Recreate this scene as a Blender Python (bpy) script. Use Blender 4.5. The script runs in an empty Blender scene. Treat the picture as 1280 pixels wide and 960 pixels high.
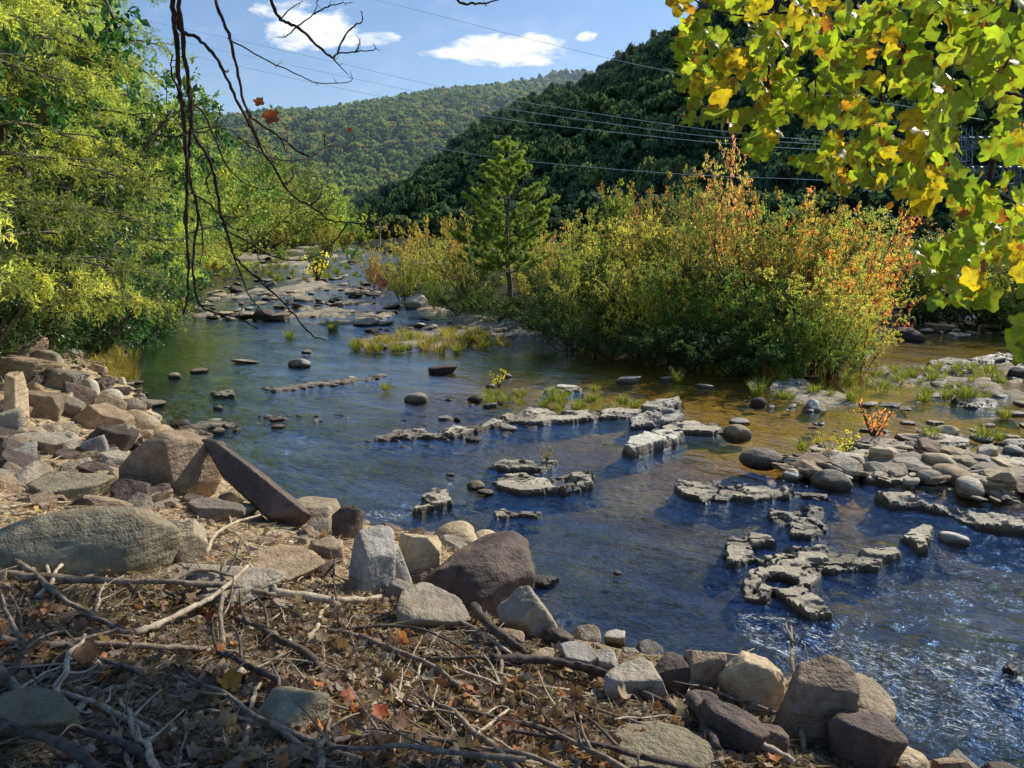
import bpy, bmesh, math, random
import numpy as np
from mathutils import Vector, Matrix

SC = bpy.context.scene
COL = SC.collection
R = math.radians
rs = np.random.RandomState(7)
random.seed(7)

# ------------------------------------------------------------------ camera
H = 3.3
F = 985.0
PITCH = R(11.2)
cam_d = bpy.data.cameras.new('camera'); cam = bpy.data.objects.new('camera', cam_d); COL.objects.link(cam)
cam.location = (0, 0, H); cam.rotation_euler = (R(90) - PITCH, 0, 0)
cam_d.sensor_width = 36; cam_d.lens = 36 * F / 1280; cam_d.clip_start = .05; cam_d.clip_end = 8000
SC.camera = cam
cP, sP = math.cos(PITCH), math.sin(PITCH)

def ray(px, py):
    a = (px - 640) / F; b = (480 - py) / F
    return np.array([a, cP + b * sP, -sP + b * cP])
def gp(px, py, z=0.):
    r = ray(px, py); t = (z - H) / r[2]
    return r[0] * t, r[1] * t
def at(px, py, Y):                      # point of a pixel at forward distance Y (world y)
    r = ray(px, py); t = Y / r[1]
    return np.array([r[0] * t, Y, H + r[2] * t])

# ------------------------------------------------------------------ sun and sky
SUN_AZ, SUN_EL = R(50), R(34.5)          # azimuth clockwise from +Y
SUNV = np.array([math.sin(SUN_AZ) * math.cos(SUN_EL), math.cos(SUN_AZ) * math.cos(SUN_EL), math.sin(SUN_EL)])
sl = bpy.data.lights.new('sun', 'SUN'); so = bpy.data.objects.new('sun', sl); COL.objects.link(so)
sl.energy = 5.0; sl.angle = R(.5); sl.color = (1, .95, .85)
so.rotation_euler = Vector(SUNV).to_track_quat('Z', 'Y').to_euler()
so.location = (20, 20, 40)

# ------------------------------------------------------------------ node helpers
class NT:
    def __init__(s, tree): s.t = tree; s.n = tree.nodes; s.l = tree.links
    def new(s, typ, **kw):
        n = s.n.new(typ)
        for k, v in kw.items():
            if k.startswith('i_'):
                n.inputs[k[2:].replace('_', ' ')].default_value = v
            else: setattr(n, k, v)
        return n
    def link(s, a, b): s.l.new(a, b)
    def _set(s, sock, v):
        if hasattr(v, 'is_output') or isinstance(v, bpy.types.NodeSocket): s.l.new(v, sock)
        elif v is not None: sock.default_value = v
    def math(s, op, a, b=None, c=None, clamp=False):
        n = s.n.new('ShaderNodeMath'); n.operation = op; n.use_clamp = clamp
        s._set(n.inputs[0], a)
        if b is not None: s._set(n.inputs[1], b)
        if c is not None: s._set(n.inputs[2], c)
        return n.outputs[0]
    def noise(s, vec, scale, detail=4, rough=.55, dist=0.):
        n = s.n.new('ShaderNodeTexNoise'); s._set(n.inputs['Vector'], vec)
        n.inputs['Scale'].default_value = scale; n.inputs['Detail'].default_value = detail
        n.inputs['Roughness'].default_value = rough; n.inputs['Distortion'].default_value = dist
        return n.outputs['Fac']
    def voro(s, vec, scale, feature='F1', out='Distance'):
        n = s.n.new('ShaderNodeTexVoronoi'); n.feature = feature; s._set(n.inputs['Vector'], vec)
        n.inputs['Scale'].default_value = scale
        return n.outputs[out]
    def ramp(s, fac, stops, mode='LINEAR'):
        n = s.n.new('ShaderNodeValToRGB'); s._set(n.inputs[0], fac); cr = n.color_ramp; cr.interpolation = mode
        while len(cr.elements) > 1: cr.elements.remove(cr.elements[0])
        for i, (p, c) in enumerate(stops):
            e = cr.elements[0] if i == 0 else cr.elements.new(p)
            e.position = p; e.color = (c, c, c, 1) if isinstance(c, (int, float)) else (*c, 1)
        return n.outputs[0]
    def mix(s, fac, a, b, mode='MIX'):
        n = s.n.new('ShaderNodeMix'); n.data_type = 'RGBA'; n.blend_type = mode
        s._set(n.inputs[0], fac)
        for k, v in ((6, a), (7, b)):
            if isinstance(v, tuple): v = (*v, 1) if len(v) == 3 else v
            s._set(n.inputs[k], v)
        return n.outputs[2]
    def sep(s, v):
        n = s.n.new('ShaderNodeSeparateXYZ'); s._set(n.inputs[0], v); return n.outputs
    def comb(s, x, y, z):
        n = s.n.new('ShaderNodeCombineXYZ')
        for i, v in enumerate((x, y, z)): s._set(n.inputs[i], v)
        return n.outputs[0]
    def mapping(s, vec, scale=(1, 1, 1), rot=(0, 0, 0), loc=(0, 0, 0)):
        n = s.n.new('ShaderNodeMapping'); s._set(n.inputs[0], vec)
        n.inputs['Scale'].default_value = scale; n.inputs['Rotation'].default_value = rot; n.inputs['Location'].default_value = loc
        return n.outputs[0]
    def bump(s, h, strength=.5, dist=.02, normal=None):
        n = s.n.new('ShaderNodeBump'); s._set(n.inputs['Height'], h)
        n.inputs['Strength'].default_value = strength; n.inputs['Distance'].default_value = dist
        if normal is not None: s._set(n.inputs['Normal'], normal)
        return n.outputs[0]

def new_mat(name):
    m = bpy.data.materials.new(name); m.use_nodes = True
    t = NT(m.node_tree); t.n.clear()
    t.out = t.new('ShaderNodeOutputMaterial')
    return m, t

# ------------------------------------------------------------------ world
w = bpy.data.worlds.new('World'); SC.world = w; w.use_nodes = True
t = NT(w.node_tree); t.n.clear()
wo = t.new('ShaderNodeOutputWorld')
sky = t.new('ShaderNodeTexSky', sky_type='NISHITA', sun_disc=False)
sky.sun_elevation = SUN_EL; sky.sun_rotation = SUN_AZ; sky.air_density = 1.0; sky.dust_density = .12; sky.ozone_density = 2.2
tc = t.new('ShaderNodeTexCoord'); X, Y_, Z = t.sep(tc.outputs['Generated'])
u = t.math('DIVIDE', X, Y_); v = t.math('DIVIDE', Z, Y_)
uv = t.comb(u, v, 0.)
mask = None
def uvpix(px, py):
    r = ray(px, py); return r[0] / r[1], r[2] / r[1]
n1 = t.noise(t.mapping(uv, (26, 60, 1)), 1.0, 6, .62, .4)
n2 = t.noise(t.mapping(uv, (9, 16, 1), loc=(3, 1, 0)), 1.0, 4, .6)
for (px, py, wx, wy, rot, gain) in [(632, 64, 82, 23, .05, 1.0), (575, 66, 62, 10, .02, .85), (672, 54, 36, 14, .15, 1.0), (735, 46, 17, 8, -.1, .9),
                                (392, 38, 66, 26, -.2, 1.0), (460, 50, 40, 12, -.25, .8), (352, 12, 46, 14, 0, .75)]:
    cu, cv = uvpix(px, py); su = wx / F * .93; sv = wy / F * .88
    du = t.math('DIVIDE', t.math('SUBTRACT', u, cu), su); dv = t.math('DIVIDE', t.math('SUBTRACT', v, cv + 0), sv)
    du2 = t.math('ADD', t.math('MULTIPLY', du, math.cos(rot)), t.math('MULTIPLY', dv, math.sin(rot)))
    d2 = t.math('ADD', t.math('MULTIPLY', du2, du2), t.math('MULTIPLY', dv, dv))
    g = t.math('MULTIPLY', t.math('SUBTRACT', 1.25, d2, clamp=True), gain)
    mask = g if mask is None else t.math('MAXIMUM', mask, g)
dens = t.math('ADD', mask, t.math('MULTIPLY', t.math('SUBTRACT', n1, .5), 1.9))
dens = t.math('MULTIPLY', dens, t.math('GREATER_THAN', Y_, 0.05))
dens = t.math('MULTIPLY', dens, t.math('GREATER_THAN', mask, .001))
cl = t.ramp(dens, [(.36, 0.), (.72, .55), (1.1, .95)])
veil = t.math('MULTIPLY', t.ramp(n2, [(.52, 0.), (.8, .16)]), t.math('GREATER_THAN', Y_, .05))
cl = t.math('MAXIMUM', cl, veil)
skyc = t.mix(1., sky.outputs[0], (.86, .98, 1.16), 'MULTIPLY')
cloudc = t.mix(t.ramp(n1, [(.3, 0.), (.7, 1.)]), (9.6, 9.9, 10.4), (12.0, 11.9, 11.4))
fin = t.mix(cl, skyc, cloudc)
bg = t.new('ShaderNodeBackground'); bg.inputs['Strength'].default_value = .12
t.link(fin, bg.inputs[0]); t.link(bg.outputs[0], wo.inputs[0])

# ------------------------------------------------------------------ numpy noise
_TB = np.random.RandomState(3).rand(64 ** 3)
def vnoise(x, y, z=0.):
    x = np.asarray(x, float); y = np.asarray(y, float); z = np.asarray(z, float)
    ix, iy, iz = np.floor(x), np.floor(y), np.floor(z)
    fx, fy, fz = x - ix, y - iy, z - iz
    fx = fx * fx * (3 - 2 * fx); fy = fy * fy * (3 - 2 * fy); fz = fz * fz * (3 - 2 * fz)
    ix = ix.astype(np.int64); iy = iy.astype(np.int64); iz = iz.astype(np.int64)
    X0 = (ix & 63) << 12; X1 = ((ix + 1) & 63) << 12; Y0 = (iy & 63) << 6; Y1 = ((iy + 1) & 63) << 6; Z0 = iz & 63; Z1 = (iz + 1) & 63
    T = _TB; gx = 1 - fx
    A = Y0 | Z0; B = Y1 | Z0; C = Y0 | Z1; D = Y1 | Z1
    x00 = T[X0 | A] * gx + T[X1 | A] * fx; x10 = T[X0 | B] * gx + T[X1 | B] * fx
    x01 = T[X0 | C] * gx + T[X1 | C] * fx; x11 = T[X0 | D] * gx + T[X1 | D] * fx
    a = x00 + (x10 - x00) * fy; b = x01 + (x11 - x01) * fy
    return (a + (b - a) * fz) * 2 - 1
def fbm(x, y, z=0., oct=4, gain=.5, lac=2.03):
    s = 0; a = 1; n = 0
    for o in range(oct):
        s = s + a * vnoise(np.asarray(x) * lac**o + 17.3 * o, np.asarray(y) * lac**o + 5.1 * o, np.asarray(z) * lac**o + 9.7 * o); n += a; a *= gain
    return s / n
def sstep(a, b, x):
    t_ = np.clip((np.asarray(x, float) - a) / (b - a), 0, 1); return t_ * t_ * (3 - 2 * t_)

# ------------------------------------------------------------------ mesh helpers
def mesh_np(name, V, Fc, col=None, smooth=True, mats=(), mi=None):
    """V (n,3); Fc: array (m,k) or list of such arrays"""
    if not isinstance(Fc, (list, tuple)): Fc = [Fc]
    Fc = [np.asarray(f, np.int32) for f in Fc if len(f)]
    me = bpy.data.meshes.new(name)
    me.vertices.add(len(V)); me.vertices.foreach_set('co', np.asarray(V, np.float32).ravel())
    nl = sum(f.size for f in Fc); npoly = sum(len(f) for f in Fc)
    me.loops.add(nl); me.loops.foreach_set('vertex_index', np.concatenate([f.ravel() for f in Fc]))
    tot = np.concatenate([np.full(len(f), f.shape[1], np.int32) for f in Fc])
    st = np.concatenate([[0], np.cumsum(tot)[:-1]]).astype(np.int32)
    me.polygons.add(npoly); me.polygons.foreach_set('loop_start', st); me.polygons.foreach_set('loop_total', tot)
    me.polygons.foreach_set('use_smooth', np.full(npoly, smooth))
    if mi is not None: me.polygons.foreach_set('material_index', np.asarray(mi, np.int32))
    me.update(calc_edges=True)
    if col is not None:
        a = me.color_attributes.new('Col', 'FLOAT_COLOR', 'POINT')
        c4 = np.ones((len(V), 4), np.float32); c4[:, :col.shape[1]] = col
        a.data.foreach_set('color', c4.ravel())
    for m in mats: me.materials.append(m)
    return me

def tag(o, label=None, cat=None, group=None, kind=None):
    if label: o['label'] = label
    if cat: o['category'] = cat
    if group: o['group'] = group
    if kind: o['kind'] = kind
    return o
def link(name, data, parent=None, loc=None, rot=None, scale=None):
    o = bpy.data.objects.new(name, data); COL.objects.link(o)
    if parent: o.parent = parent
    if loc is not None: o.location = loc
    if rot is not None: o.rotation_euler = rot
    if scale is not None: o.scale = scale
    return o
def empty(name, loc=(0, 0, 0), rz=0):
    return link(name, None, None, loc, (0, 0, rz))

def tube(P, rad, k=6):
    P = np.asarray(P, float); n = len(P)
    rad = np.broadcast_to(np.asarray(rad, float), (n,))
    T = np.gradient(P, axis=0); T /= (np.linalg.norm(T, axis=1, keepdims=True) + 1e-9)
    up = np.array([0, 0, 1.]) if abs(T[0][2]) < .8 else np.array([0, 1., 0])
    A = np.cross(T, up); A /= (np.linalg.norm(A, axis=1, keepdims=True) + 1e-9); B = np.cross(T, A)
    an = np.arange(k) * 2 * np.pi / k
    V = P[:, None] + rad[:, None, None] * (np.cos(an)[None, :, None] * A[:, None] + np.sin(an)[None, :, None] * B[:, None])
    V = V.reshape(-1, 3)
    i = np.arange(n - 1)[:, None] * k; j = np.arange(k)[None]
    Fq = np.stack([i + j, i + (j + 1) % k, i + k + (j + 1) % k, i + k + j], -1).reshape(-1, 4)
    V = np.vstack([V, P[0], P[-1]])
    c0 = n * k; c1 = c0 + 1; jj = np.arange(k)
    T0 = np.stack([np.full(k, c0), (jj + 1) % k, jj], -1); T1 = np.stack([np.full(k, c1), (n - 1) * k + jj, (n - 1) * k + (jj + 1) % k], -1)
    return V, Fq, np.vstack([T0, T1])
class Bag:
    def __init__(s): s.V = []; s.Q = []; s.T = []; s.C = []; s.n = 0; s.L = []
    def add(s, V, Q=None, T=None, C=None):
        s.V.append(np.asarray(V, float))
        if Q is not None and len(Q): s.Q.append(np.asarray(Q) + s.n)
        if T is not None and len(T): s.T.append(np.asarray(T) + s.n)
        if C is not None: s.C.append(np.broadcast_to(C, (len(V), 3)))
        s.n += len(V)
    def tube(s, P, rad, k=6, C=None):
        V, Q, T = tube(P, rad, k); s.add(V, Q, T, C)
    def mesh(s, name, mats=(), smooth=True):
        Fc = []
        if s.Q: Fc.append(np.vstack(s.Q))
        if s.T: Fc.append(np.vstack(s.T))
        me = mesh_np(name, np.vstack(s.V), Fc, np.vstack(s.C) if s.C else None, smooth, mats)
        if s.L and sum(len(l) for l in s.L) == s.n:
            a = me.attributes.new('Loc', 'FLOAT_VECTOR', 'POINT'); a.data.foreach_set('vector', np.vstack(s.L).astype(np.float32).ravel())
        return me
def spline(P, m=8):
    """Catmull-Rom resample"""
    P = np.asarray(P, float); n = len(P)
    Q = np.vstack([2 * P[0] - P[1], P, 2 * P[-1] - P[-2]]); out = []
    for i in range(n - 1):
        p0, p1, p2, p3 = Q[i:i + 4]
        for s in np.arange(m) / m:
            out.append(.5 * (2 * p1 + (p2 - p0) * s + (2 * p0 - 5 * p1 + 4 * p2 - p3) * s * s + (3 * p1 - p0 - 3 * p2 + p3) * s**3))
    out.append(P[-1]); return np.array(out)

# leaves: diamond quads folded along the rib
def leaf_quads(P, D, N, L, W, fold=.25):
    D = D / (np.linalg.norm(D, axis=1, keepdims=True) + 1e-9)
    S = np.cross(D, N); S /= (np.linalg.norm(S, axis=1, keepdims=True) + 1e-9)
    N = np.cross(S, D)
    L = np.asarray(L)[:, None]; W = np.asarray(W)[:, None]
    a = P; b = P + D * L * .45 + S * W * .5 + N * W * fold; c = P + D * L; d = P + D * L * .45 - S * W * .5 + N * W * fold
    V = np.stack([a, b, c, d], 1).reshape(-1, 3)
    Q = np.arange(len(P) * 4).reshape(-1, 4)
    return V, Q
def unit(v): return v / (np.linalg.norm(v, axis=-1, keepdims=True) + 1e-9)
def pal(r, cols, n, jit=.12):
    """random palette colours"""
    cols = np.array([c[:3] for c in cols]); wts = None
    idx = r.randint(0, len(cols), n); c = cols[idx]
    return np.clip(c * (1 + r.normal(0, jit, (n, 1))) , .002, 1)

# ------------------------------------------------------------------ materials
def geo_pos(t): return t.new('ShaderNodeNewGeometry').outputs['Position']
def obj_co(t): return t.new('ShaderNodeTexCoord').outputs['Object']

def leaf_material(name, trans=.45, rough=.45, spec=.4, spots=False, gain=1.0, tgain=1.25, vary=False):
    m, t = new_mat(name)
    c = t.new('ShaderNodeVertexColor', layer_name='Col').outputs[0]
    oi = t.new('ShaderNodeObjectInfo')
    hs = t.new('ShaderNodeHueSaturation'); t.link(c, hs.inputs['Color'])
    hs.inputs['Value'].default_value = gain
    if vary:
        t.link(t.ramp(oi.outputs['Random'], [(0., gain * .55), (1., gain * 1.35)]), hs.inputs['Value'])
        r2 = t.math('FRACT', t.math('MULTIPLY', oi.outputs['Random'], 7.31)); t.link(t.math('ADD', .476, t.math('MULTIPLY', r2, .052)), hs.inputs['Hue'])
    c = hs.outputs[0]
    if spots:
        co = obj_co(t)
        lx, ly, lz = t.sep(t.new('ShaderNodeAttribute', attribute_name='Loc').outputs['Vector']); ax_ = t.math('ABSOLUTE', lx)
        mid_ = t.ramp(ax_, [(0., 1.), (.022, 0.)]); sv = t.math('ABSOLUTE', t.math('SUBTRACT', t.math('FRACT', t.math('MULTIPLY', t.math('SUBTRACT', ly, t.math('MULTIPLY', ax_, .75)), 5.5)), .5))
        vein = t.math('MAXIMUM', mid_, t.math('MULTIPLY', t.ramp(sv, [(0., .8), (.09, 0.)]), .8)); c = t.mix(t.math('MULTIPLY', vein, .5), c, (.50, .52, .12)); c = t.mix(t.math('MULTIPLY', t.noise(co, 120, 2), .35), c, t.mix(1., c, (.55, .6, .5), 'MULTIPLY'))
        v_ = t.noise(co, 38, 3, .6); c = t.mix(t.ramp(v_, [(.53, 0.), (.64, .85)]), c, (.20, .07, .012))
        v2 = t.noise(co, 9, 2, .5); c = t.mix(t.ramp(v2, [(.35, 0.), (.7, .35)]), c, (.55, .50, .03))
    p = t.new('ShaderNodeBsdfPrincipled'); p.inputs['Roughness'].default_value = rough
    p.inputs['Specular IOR Level'].default_value = spec; t.link(c, p.inputs['Base Color'])
    tr = t.new('ShaderNodeBsdfTranslucent'); t.link(t.mix(1., c, (tgain, tgain * 1.02, tgain * .55), 'MULTIPLY'), tr.inputs[0])
    mx = t.new('ShaderNodeMixShader'); mx.inputs[0].default_value = trans
    t.link(p.outputs[0], mx.inputs[1]); t.link(tr.outputs[0], mx.inputs[2]); t.link(mx.outputs[0], t.out.inputs[0])
    return m
M_LEAF = leaf_material('leaf_thin', .5, .42, .45, gain=2.35, tgain=1.35, vary=True)
M_LEAF_GLOSS = leaf_material('leaf_glossy', .35, .38, .55, gain=2.2, vary=True)
M_NEEDLE = leaf_material('needle', .4, .5, .3, gain=2.2, tgain=1.35)
M_FOREST = leaf_material('forest_canopy', .3, .7, .1, gain=5.6)
M_FEATHER = leaf_material('feathery_leaf', .5, .55, .2, gain=3.8, tgain=1.2, vary=True)
M_FAR = leaf_material('far_forest_canopy', .3, .7, .05, gain=4.6)
M_CANOPY = leaf_material('canopy_leaf', .12, .5, .2, gain=.6)
M_TULIP = leaf_material('tulip_leaf', .62, .4, .35, spots=True, tgain=1.5)
M_DRYLEAF = leaf_material('dry_leaf', .3, .6, .25)
M_GRASS = leaf_material('grass_blade', .45, .5, .3)

def bark_material(name, c1, c2, scale=8.):
    m, t = new_mat(name); co = obj_co(t)
    n = t.noise(t.mapping(co, (1, 1, .35)), scale, 5, .65); n2 = t.noise(co, scale * 5, 3, .6)
    c = t.mix(t.ramp(n, [(.35, 0.), (.65, 1.)]), c1, c2)
    lich = t.noise(co, scale * .9, 3, .6, .3); c = t.mix(t.ramp(lich, [(.62, 0.), (.7, .55)]), c, (.30, .31, .26))
    p = t.new('ShaderNodeBsdfPrincipled'); p.inputs['Roughness'].default_value = .85; p.inputs['Specular IOR Level'].default_value = .25
    t.link(c, p.inputs['Base Color']); t.link(t.bump(t.math('ADD', n, t.math('MULTIPLY', n2, .5)), .9, .012), p.inputs['Normal'])
    t.link(p.outputs[0], t.out.inputs[0]); return m
M_BARK = bark_material('bark_grey', (.10, .08, .06), (.24, .20, .15))
M_BARK_DARK = bark_material('bark_dark', (.03, .022, .016), (.09, .06, .04))
M_TWIG_DARK = bark_material('twig_dark', (.035, .02, .014), (.085, .05, .035), 30)
M_STICK = bark_material('stick_weathered', (.13, .09, .06), (.40, .31, .22), 18)
M_STICK_DARK = bark_material('stick_dark', (.05, .038, .028), (.17, .13, .10), 18)
M_STICK_PALE = bark_material('stick_bleached', (.34, .26, .17), (.66, .54, .38), 14)

def rock_material(name, ca, cb, cc, lichen=(.30, .29, .20), lamt=.3, wet=True, scale=1.6, gold=0.):
    m, t = new_mat(name); pos = geo_pos(t); co = pos
    n = t.noise(co, scale, 5, .62, .25); n2 = t.noise(co, scale * 7, 5, .65); n3 = t.noise(co, scale * 34, 3, .6)
    c = t.mix(t.ramp(n, [(.34, 0.), (.66, 1.)]), ca, cb)
    c = t.mix(t.ramp(n2, [(.42, 0.), (.68, .75)]), c, cc)
    lf = t.noise(t.mapping(co, loc=(7, 3, 1)), scale * 2.6, 6, .7)
    c = t.mix(t.math('MULTIPLY', t.ramp(lf, [(.55, 0.), (.68, 1.)]), lamt), c, lichen)
    c = t.mix(t.ramp(n3, [(.35, .0), (.75, .25)]), c, (.03, .026, .02))
    big = t.noise(t.mapping(co, loc=(2, 9, 4)), scale * .7, 3, .6, .8); c = t.mix(t.ramp(big, [(.30, .55), (.5, 0.)]), c, t.mix(1., c, (.50, .46, .42), 'MULTIPLY')); c = t.mix(t.ramp(big, [(.55, 0.), (.72, .5)]), c, t.mix(1., c, (1.3, 1.22, 1.05), 'MULTIPLY'))
    oi = t.new('ShaderNodeObjectInfo').outputs['Random']
    c = t.mix(1., c, t.ramp(oi, [(0., (.72, .70, .70)), (.5, (1., .97, .92)), (1., (1.2, 1.17, 1.12))]), 'MULTIPLY')
    z = t.sep(pos)[2]
    rough = .8
    if wet:
        wl = t.math('ADD', z, t.math('MULTIPLY', t.math('SUBTRACT', n2, .5), .06))
        wf = t.ramp(t.math('MULTIPLY', t.math('SUBTRACT', wl, .0), 7.5, clamp=True), [(.12, 1.), (.62, 0.)])
        c = t.mix(wf, c, t.mix(1., c, (.30, .28, .25), 'MULTIPLY'))
        uw = t.math('MULTIPLY', t.math('ADD', z, .02), -14., clamp=True); c = t.mix(uw, c, t.mix(1., c, (.22, .22, .18), 'MULTIPLY'))
        rough = t.math('SUBTRACT', .8, t.math('MULTIPLY', wf, .45))
    p = t.new('ShaderNodeBsdfPrincipled'); t._set(p.inputs['Roughness'], rough); p.inputs['Specular IOR Level'].default_value = .35
    t.link(c, p.inputs['Base Color'])
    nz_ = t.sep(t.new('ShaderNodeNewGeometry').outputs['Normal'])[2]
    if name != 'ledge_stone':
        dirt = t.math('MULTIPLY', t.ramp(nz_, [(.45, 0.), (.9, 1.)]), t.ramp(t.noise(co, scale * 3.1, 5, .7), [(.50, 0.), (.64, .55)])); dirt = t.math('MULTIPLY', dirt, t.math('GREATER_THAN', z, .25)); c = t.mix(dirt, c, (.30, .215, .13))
        side_dark = t.math('MULTIPLY', t.ramp(nz_, [(.35, .8), (.8, 0.)]), t.math('LESS_THAN', z, .22)); c = t.mix(side_dark, c, t.mix(1., c, (.36, .31, .25), 'MULTIPLY'))  # steep sides near the water darkened: side shade and stain in the colour
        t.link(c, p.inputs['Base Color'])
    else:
        t.link(t.mix(t.ramp(nz_, [(.35, .85), (.8, 0.)]), c, t.mix(1., c, (.36, .30, .24), 'MULTIPLY')), p.inputs['Base Color'])  # ledge sides darkened by slope, shade and stain painted together
    crack = t.voro(t.mapping(co, (1, 1, 1.8)), scale * 3, 'DISTANCE_TO_EDGE')
    strat = t.noise(t.mapping(co, (1.2, 1.2, 9.), (.25, .15, 0)), scale * 1.6, 3, .5)
    hgt = t.math('ADD', t.math('ADD', n2, t.math('MULTIPLY', strat, .7)), t.math('ADD', t.math('MULTIPLY', n3, .35), t.math('MULTIPLY', t.ramp(crack, [(0., 0.), (.05, 1.)]), .0)))
    t.link(t.bump(hgt, .85, .045), p.inputs['Normal'])
    t.link(p.outputs[0], t.out.inputs[0]); return m
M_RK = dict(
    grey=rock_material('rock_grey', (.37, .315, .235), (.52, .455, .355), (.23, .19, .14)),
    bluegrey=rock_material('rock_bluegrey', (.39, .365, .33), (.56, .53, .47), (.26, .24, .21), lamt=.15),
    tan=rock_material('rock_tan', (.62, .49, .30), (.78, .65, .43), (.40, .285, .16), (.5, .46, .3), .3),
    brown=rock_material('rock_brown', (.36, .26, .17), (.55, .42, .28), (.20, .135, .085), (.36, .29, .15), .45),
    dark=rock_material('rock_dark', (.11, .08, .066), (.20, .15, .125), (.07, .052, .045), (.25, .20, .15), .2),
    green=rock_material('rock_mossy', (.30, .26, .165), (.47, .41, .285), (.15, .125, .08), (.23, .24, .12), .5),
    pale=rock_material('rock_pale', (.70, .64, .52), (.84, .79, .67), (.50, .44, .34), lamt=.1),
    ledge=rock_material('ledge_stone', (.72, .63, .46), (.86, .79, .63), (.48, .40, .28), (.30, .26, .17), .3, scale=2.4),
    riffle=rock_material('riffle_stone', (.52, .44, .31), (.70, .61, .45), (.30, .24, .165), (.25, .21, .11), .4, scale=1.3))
# ------------------------------------------------------------------ shore polygons (world metres)
def W(*pts, z=0.): return [gp(x, y, z) for x, y in pts]
NEAR = W((1152, 962), (1112, 912), (1040, 872), (960, 850), (870, 838), (790, 822), (705, 795), (660, 735), (600, 690), (540, 678), (450, 664), (372, 640),
         (300, 603), (240, 560), (200, 528), (180, 500), (150, 468), (112, 446), (100, 430), (160, 417), (204, 404), (206, 388), (210, 370),
         (216, 352), (224, 338), (238, 325), (268, 315), (325, 308), (410, 302.5), (432, 299))
NEAR = [(60, -60), (12, -4), (7.2, .6), (4.6, 2.9), (3.3, 4.15)] + NEAR + [(-120, 900), (-1200, 900), (-1200, -60)]
ISLAND = W((1122, 428), (1080, 447), (1020, 455), (950, 457), (870, 452), (800, 440), (740, 428), (690, 415), (620, 396), (560, 384), (500, 371), (462, 352),
           (455, 338), (480, 330), (600, 336), (700, 342), (800, 352), (900, 362), (1000, 380), (1080, 394), (1125, 406), (1132, 416))
FAR = W((2600, 470), (1700, 404), (1400, 396), (1280, 394), (1200, 392), (1130, 386), (1040, 366), (900, 352), (700, 339), (560, 327), (500, 320), (455, 312), (436, 305))
FAR = FAR + [(-60, 900), (2000, 900), (2000, 20)]
BAR_FAR = W((215, 352), (238, 325), (300, 312), (435, 303), (455, 310), (470, 330), (500, 350), (450, 366), (400, 384), (330, 390), (212, 392))
BAR_MID = W((212, 392), (330, 388), (470, 372), (520, 384), (480, 402), (430, 408), (300, 404))
BAR_COB = W((985, 590), (1010, 574), (1060, 566), (1110, 540), (1200, 545), (1300, 560), (1300, 640), (1230, 632), (1180, 622), (1120, 612), (1060, 605))
BAR_CH = W((930, 490), (1000, 462), (1120, 455), (1300, 440), (1300, 500), (1150, 512), (1000, 512))
BAR_UP = W((430, 428), (500, 416), (600, 412), (650, 420), (560, 438), (450, 436))
BAR_ISL = W((500, 374), (560, 386), (640, 402), (740, 430), (720, 436), (600, 410), (520, 392))
def sdf(px, py, poly):
    """signed distance, positive inside"""
    P = np.array(poly); x = np.asarray(px, float).ravel(); y = np.asarray(py, float).ravel()
    out = np.empty(len(x)); ax, ay = P[:, 0], P[:, 1]; bx, by = np.roll(ax, -1), np.roll(ay, -1)
    for s in range(0, len(x), 40000):
        X = x[s:s + 40000, None]; Y = y[s:s + 40000, None]
        dx, dy = bx - ax, by - ay
        tt = np.clip(((X - ax) * dx + (Y - ay) * dy) / (dx * dx + dy * dy + 1e-12), 0, 1)
        d = np.sqrt(((X - ax - tt * dx)**2 + (Y - ay - tt * dy)**2).min(1))
        cr = ((ay > Y) != (by > Y)) & (X < (bx - ax) * (Y - ay) / (by - ay + 1e-12) + ax)
        ins = cr.sum(1) % 2 == 1
        out[s:s + 40000] = np.where(ins, d, -d)
    return out.reshape(np.shape(px))
def blob(x, y, cpx, cpy, rx, ry):
    c = gp(cpx, cpy); return np.exp(-(((x - c[0]) / rx)**2 + ((y - c[1]) / ry)**2))
def sdf_near(x, y, poly, mg):
    P = np.array(poly); m_ = (x > P[:, 0].min() - mg) & (x < P[:, 0].max() + mg) & (y > P[:, 1].min() - mg) & (y < P[:, 1].max() + mg)
    out = np.full(np.shape(x), -9.)
    if m_.any(): out[m_] = sdf(x[m_], y[m_], poly)
    return out
def golden(x, y):
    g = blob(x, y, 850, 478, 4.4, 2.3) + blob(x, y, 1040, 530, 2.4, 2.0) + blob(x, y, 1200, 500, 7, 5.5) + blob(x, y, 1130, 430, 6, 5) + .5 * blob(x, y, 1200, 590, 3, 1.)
    return np.clip(g * 1.25, 0, 1)
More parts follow.
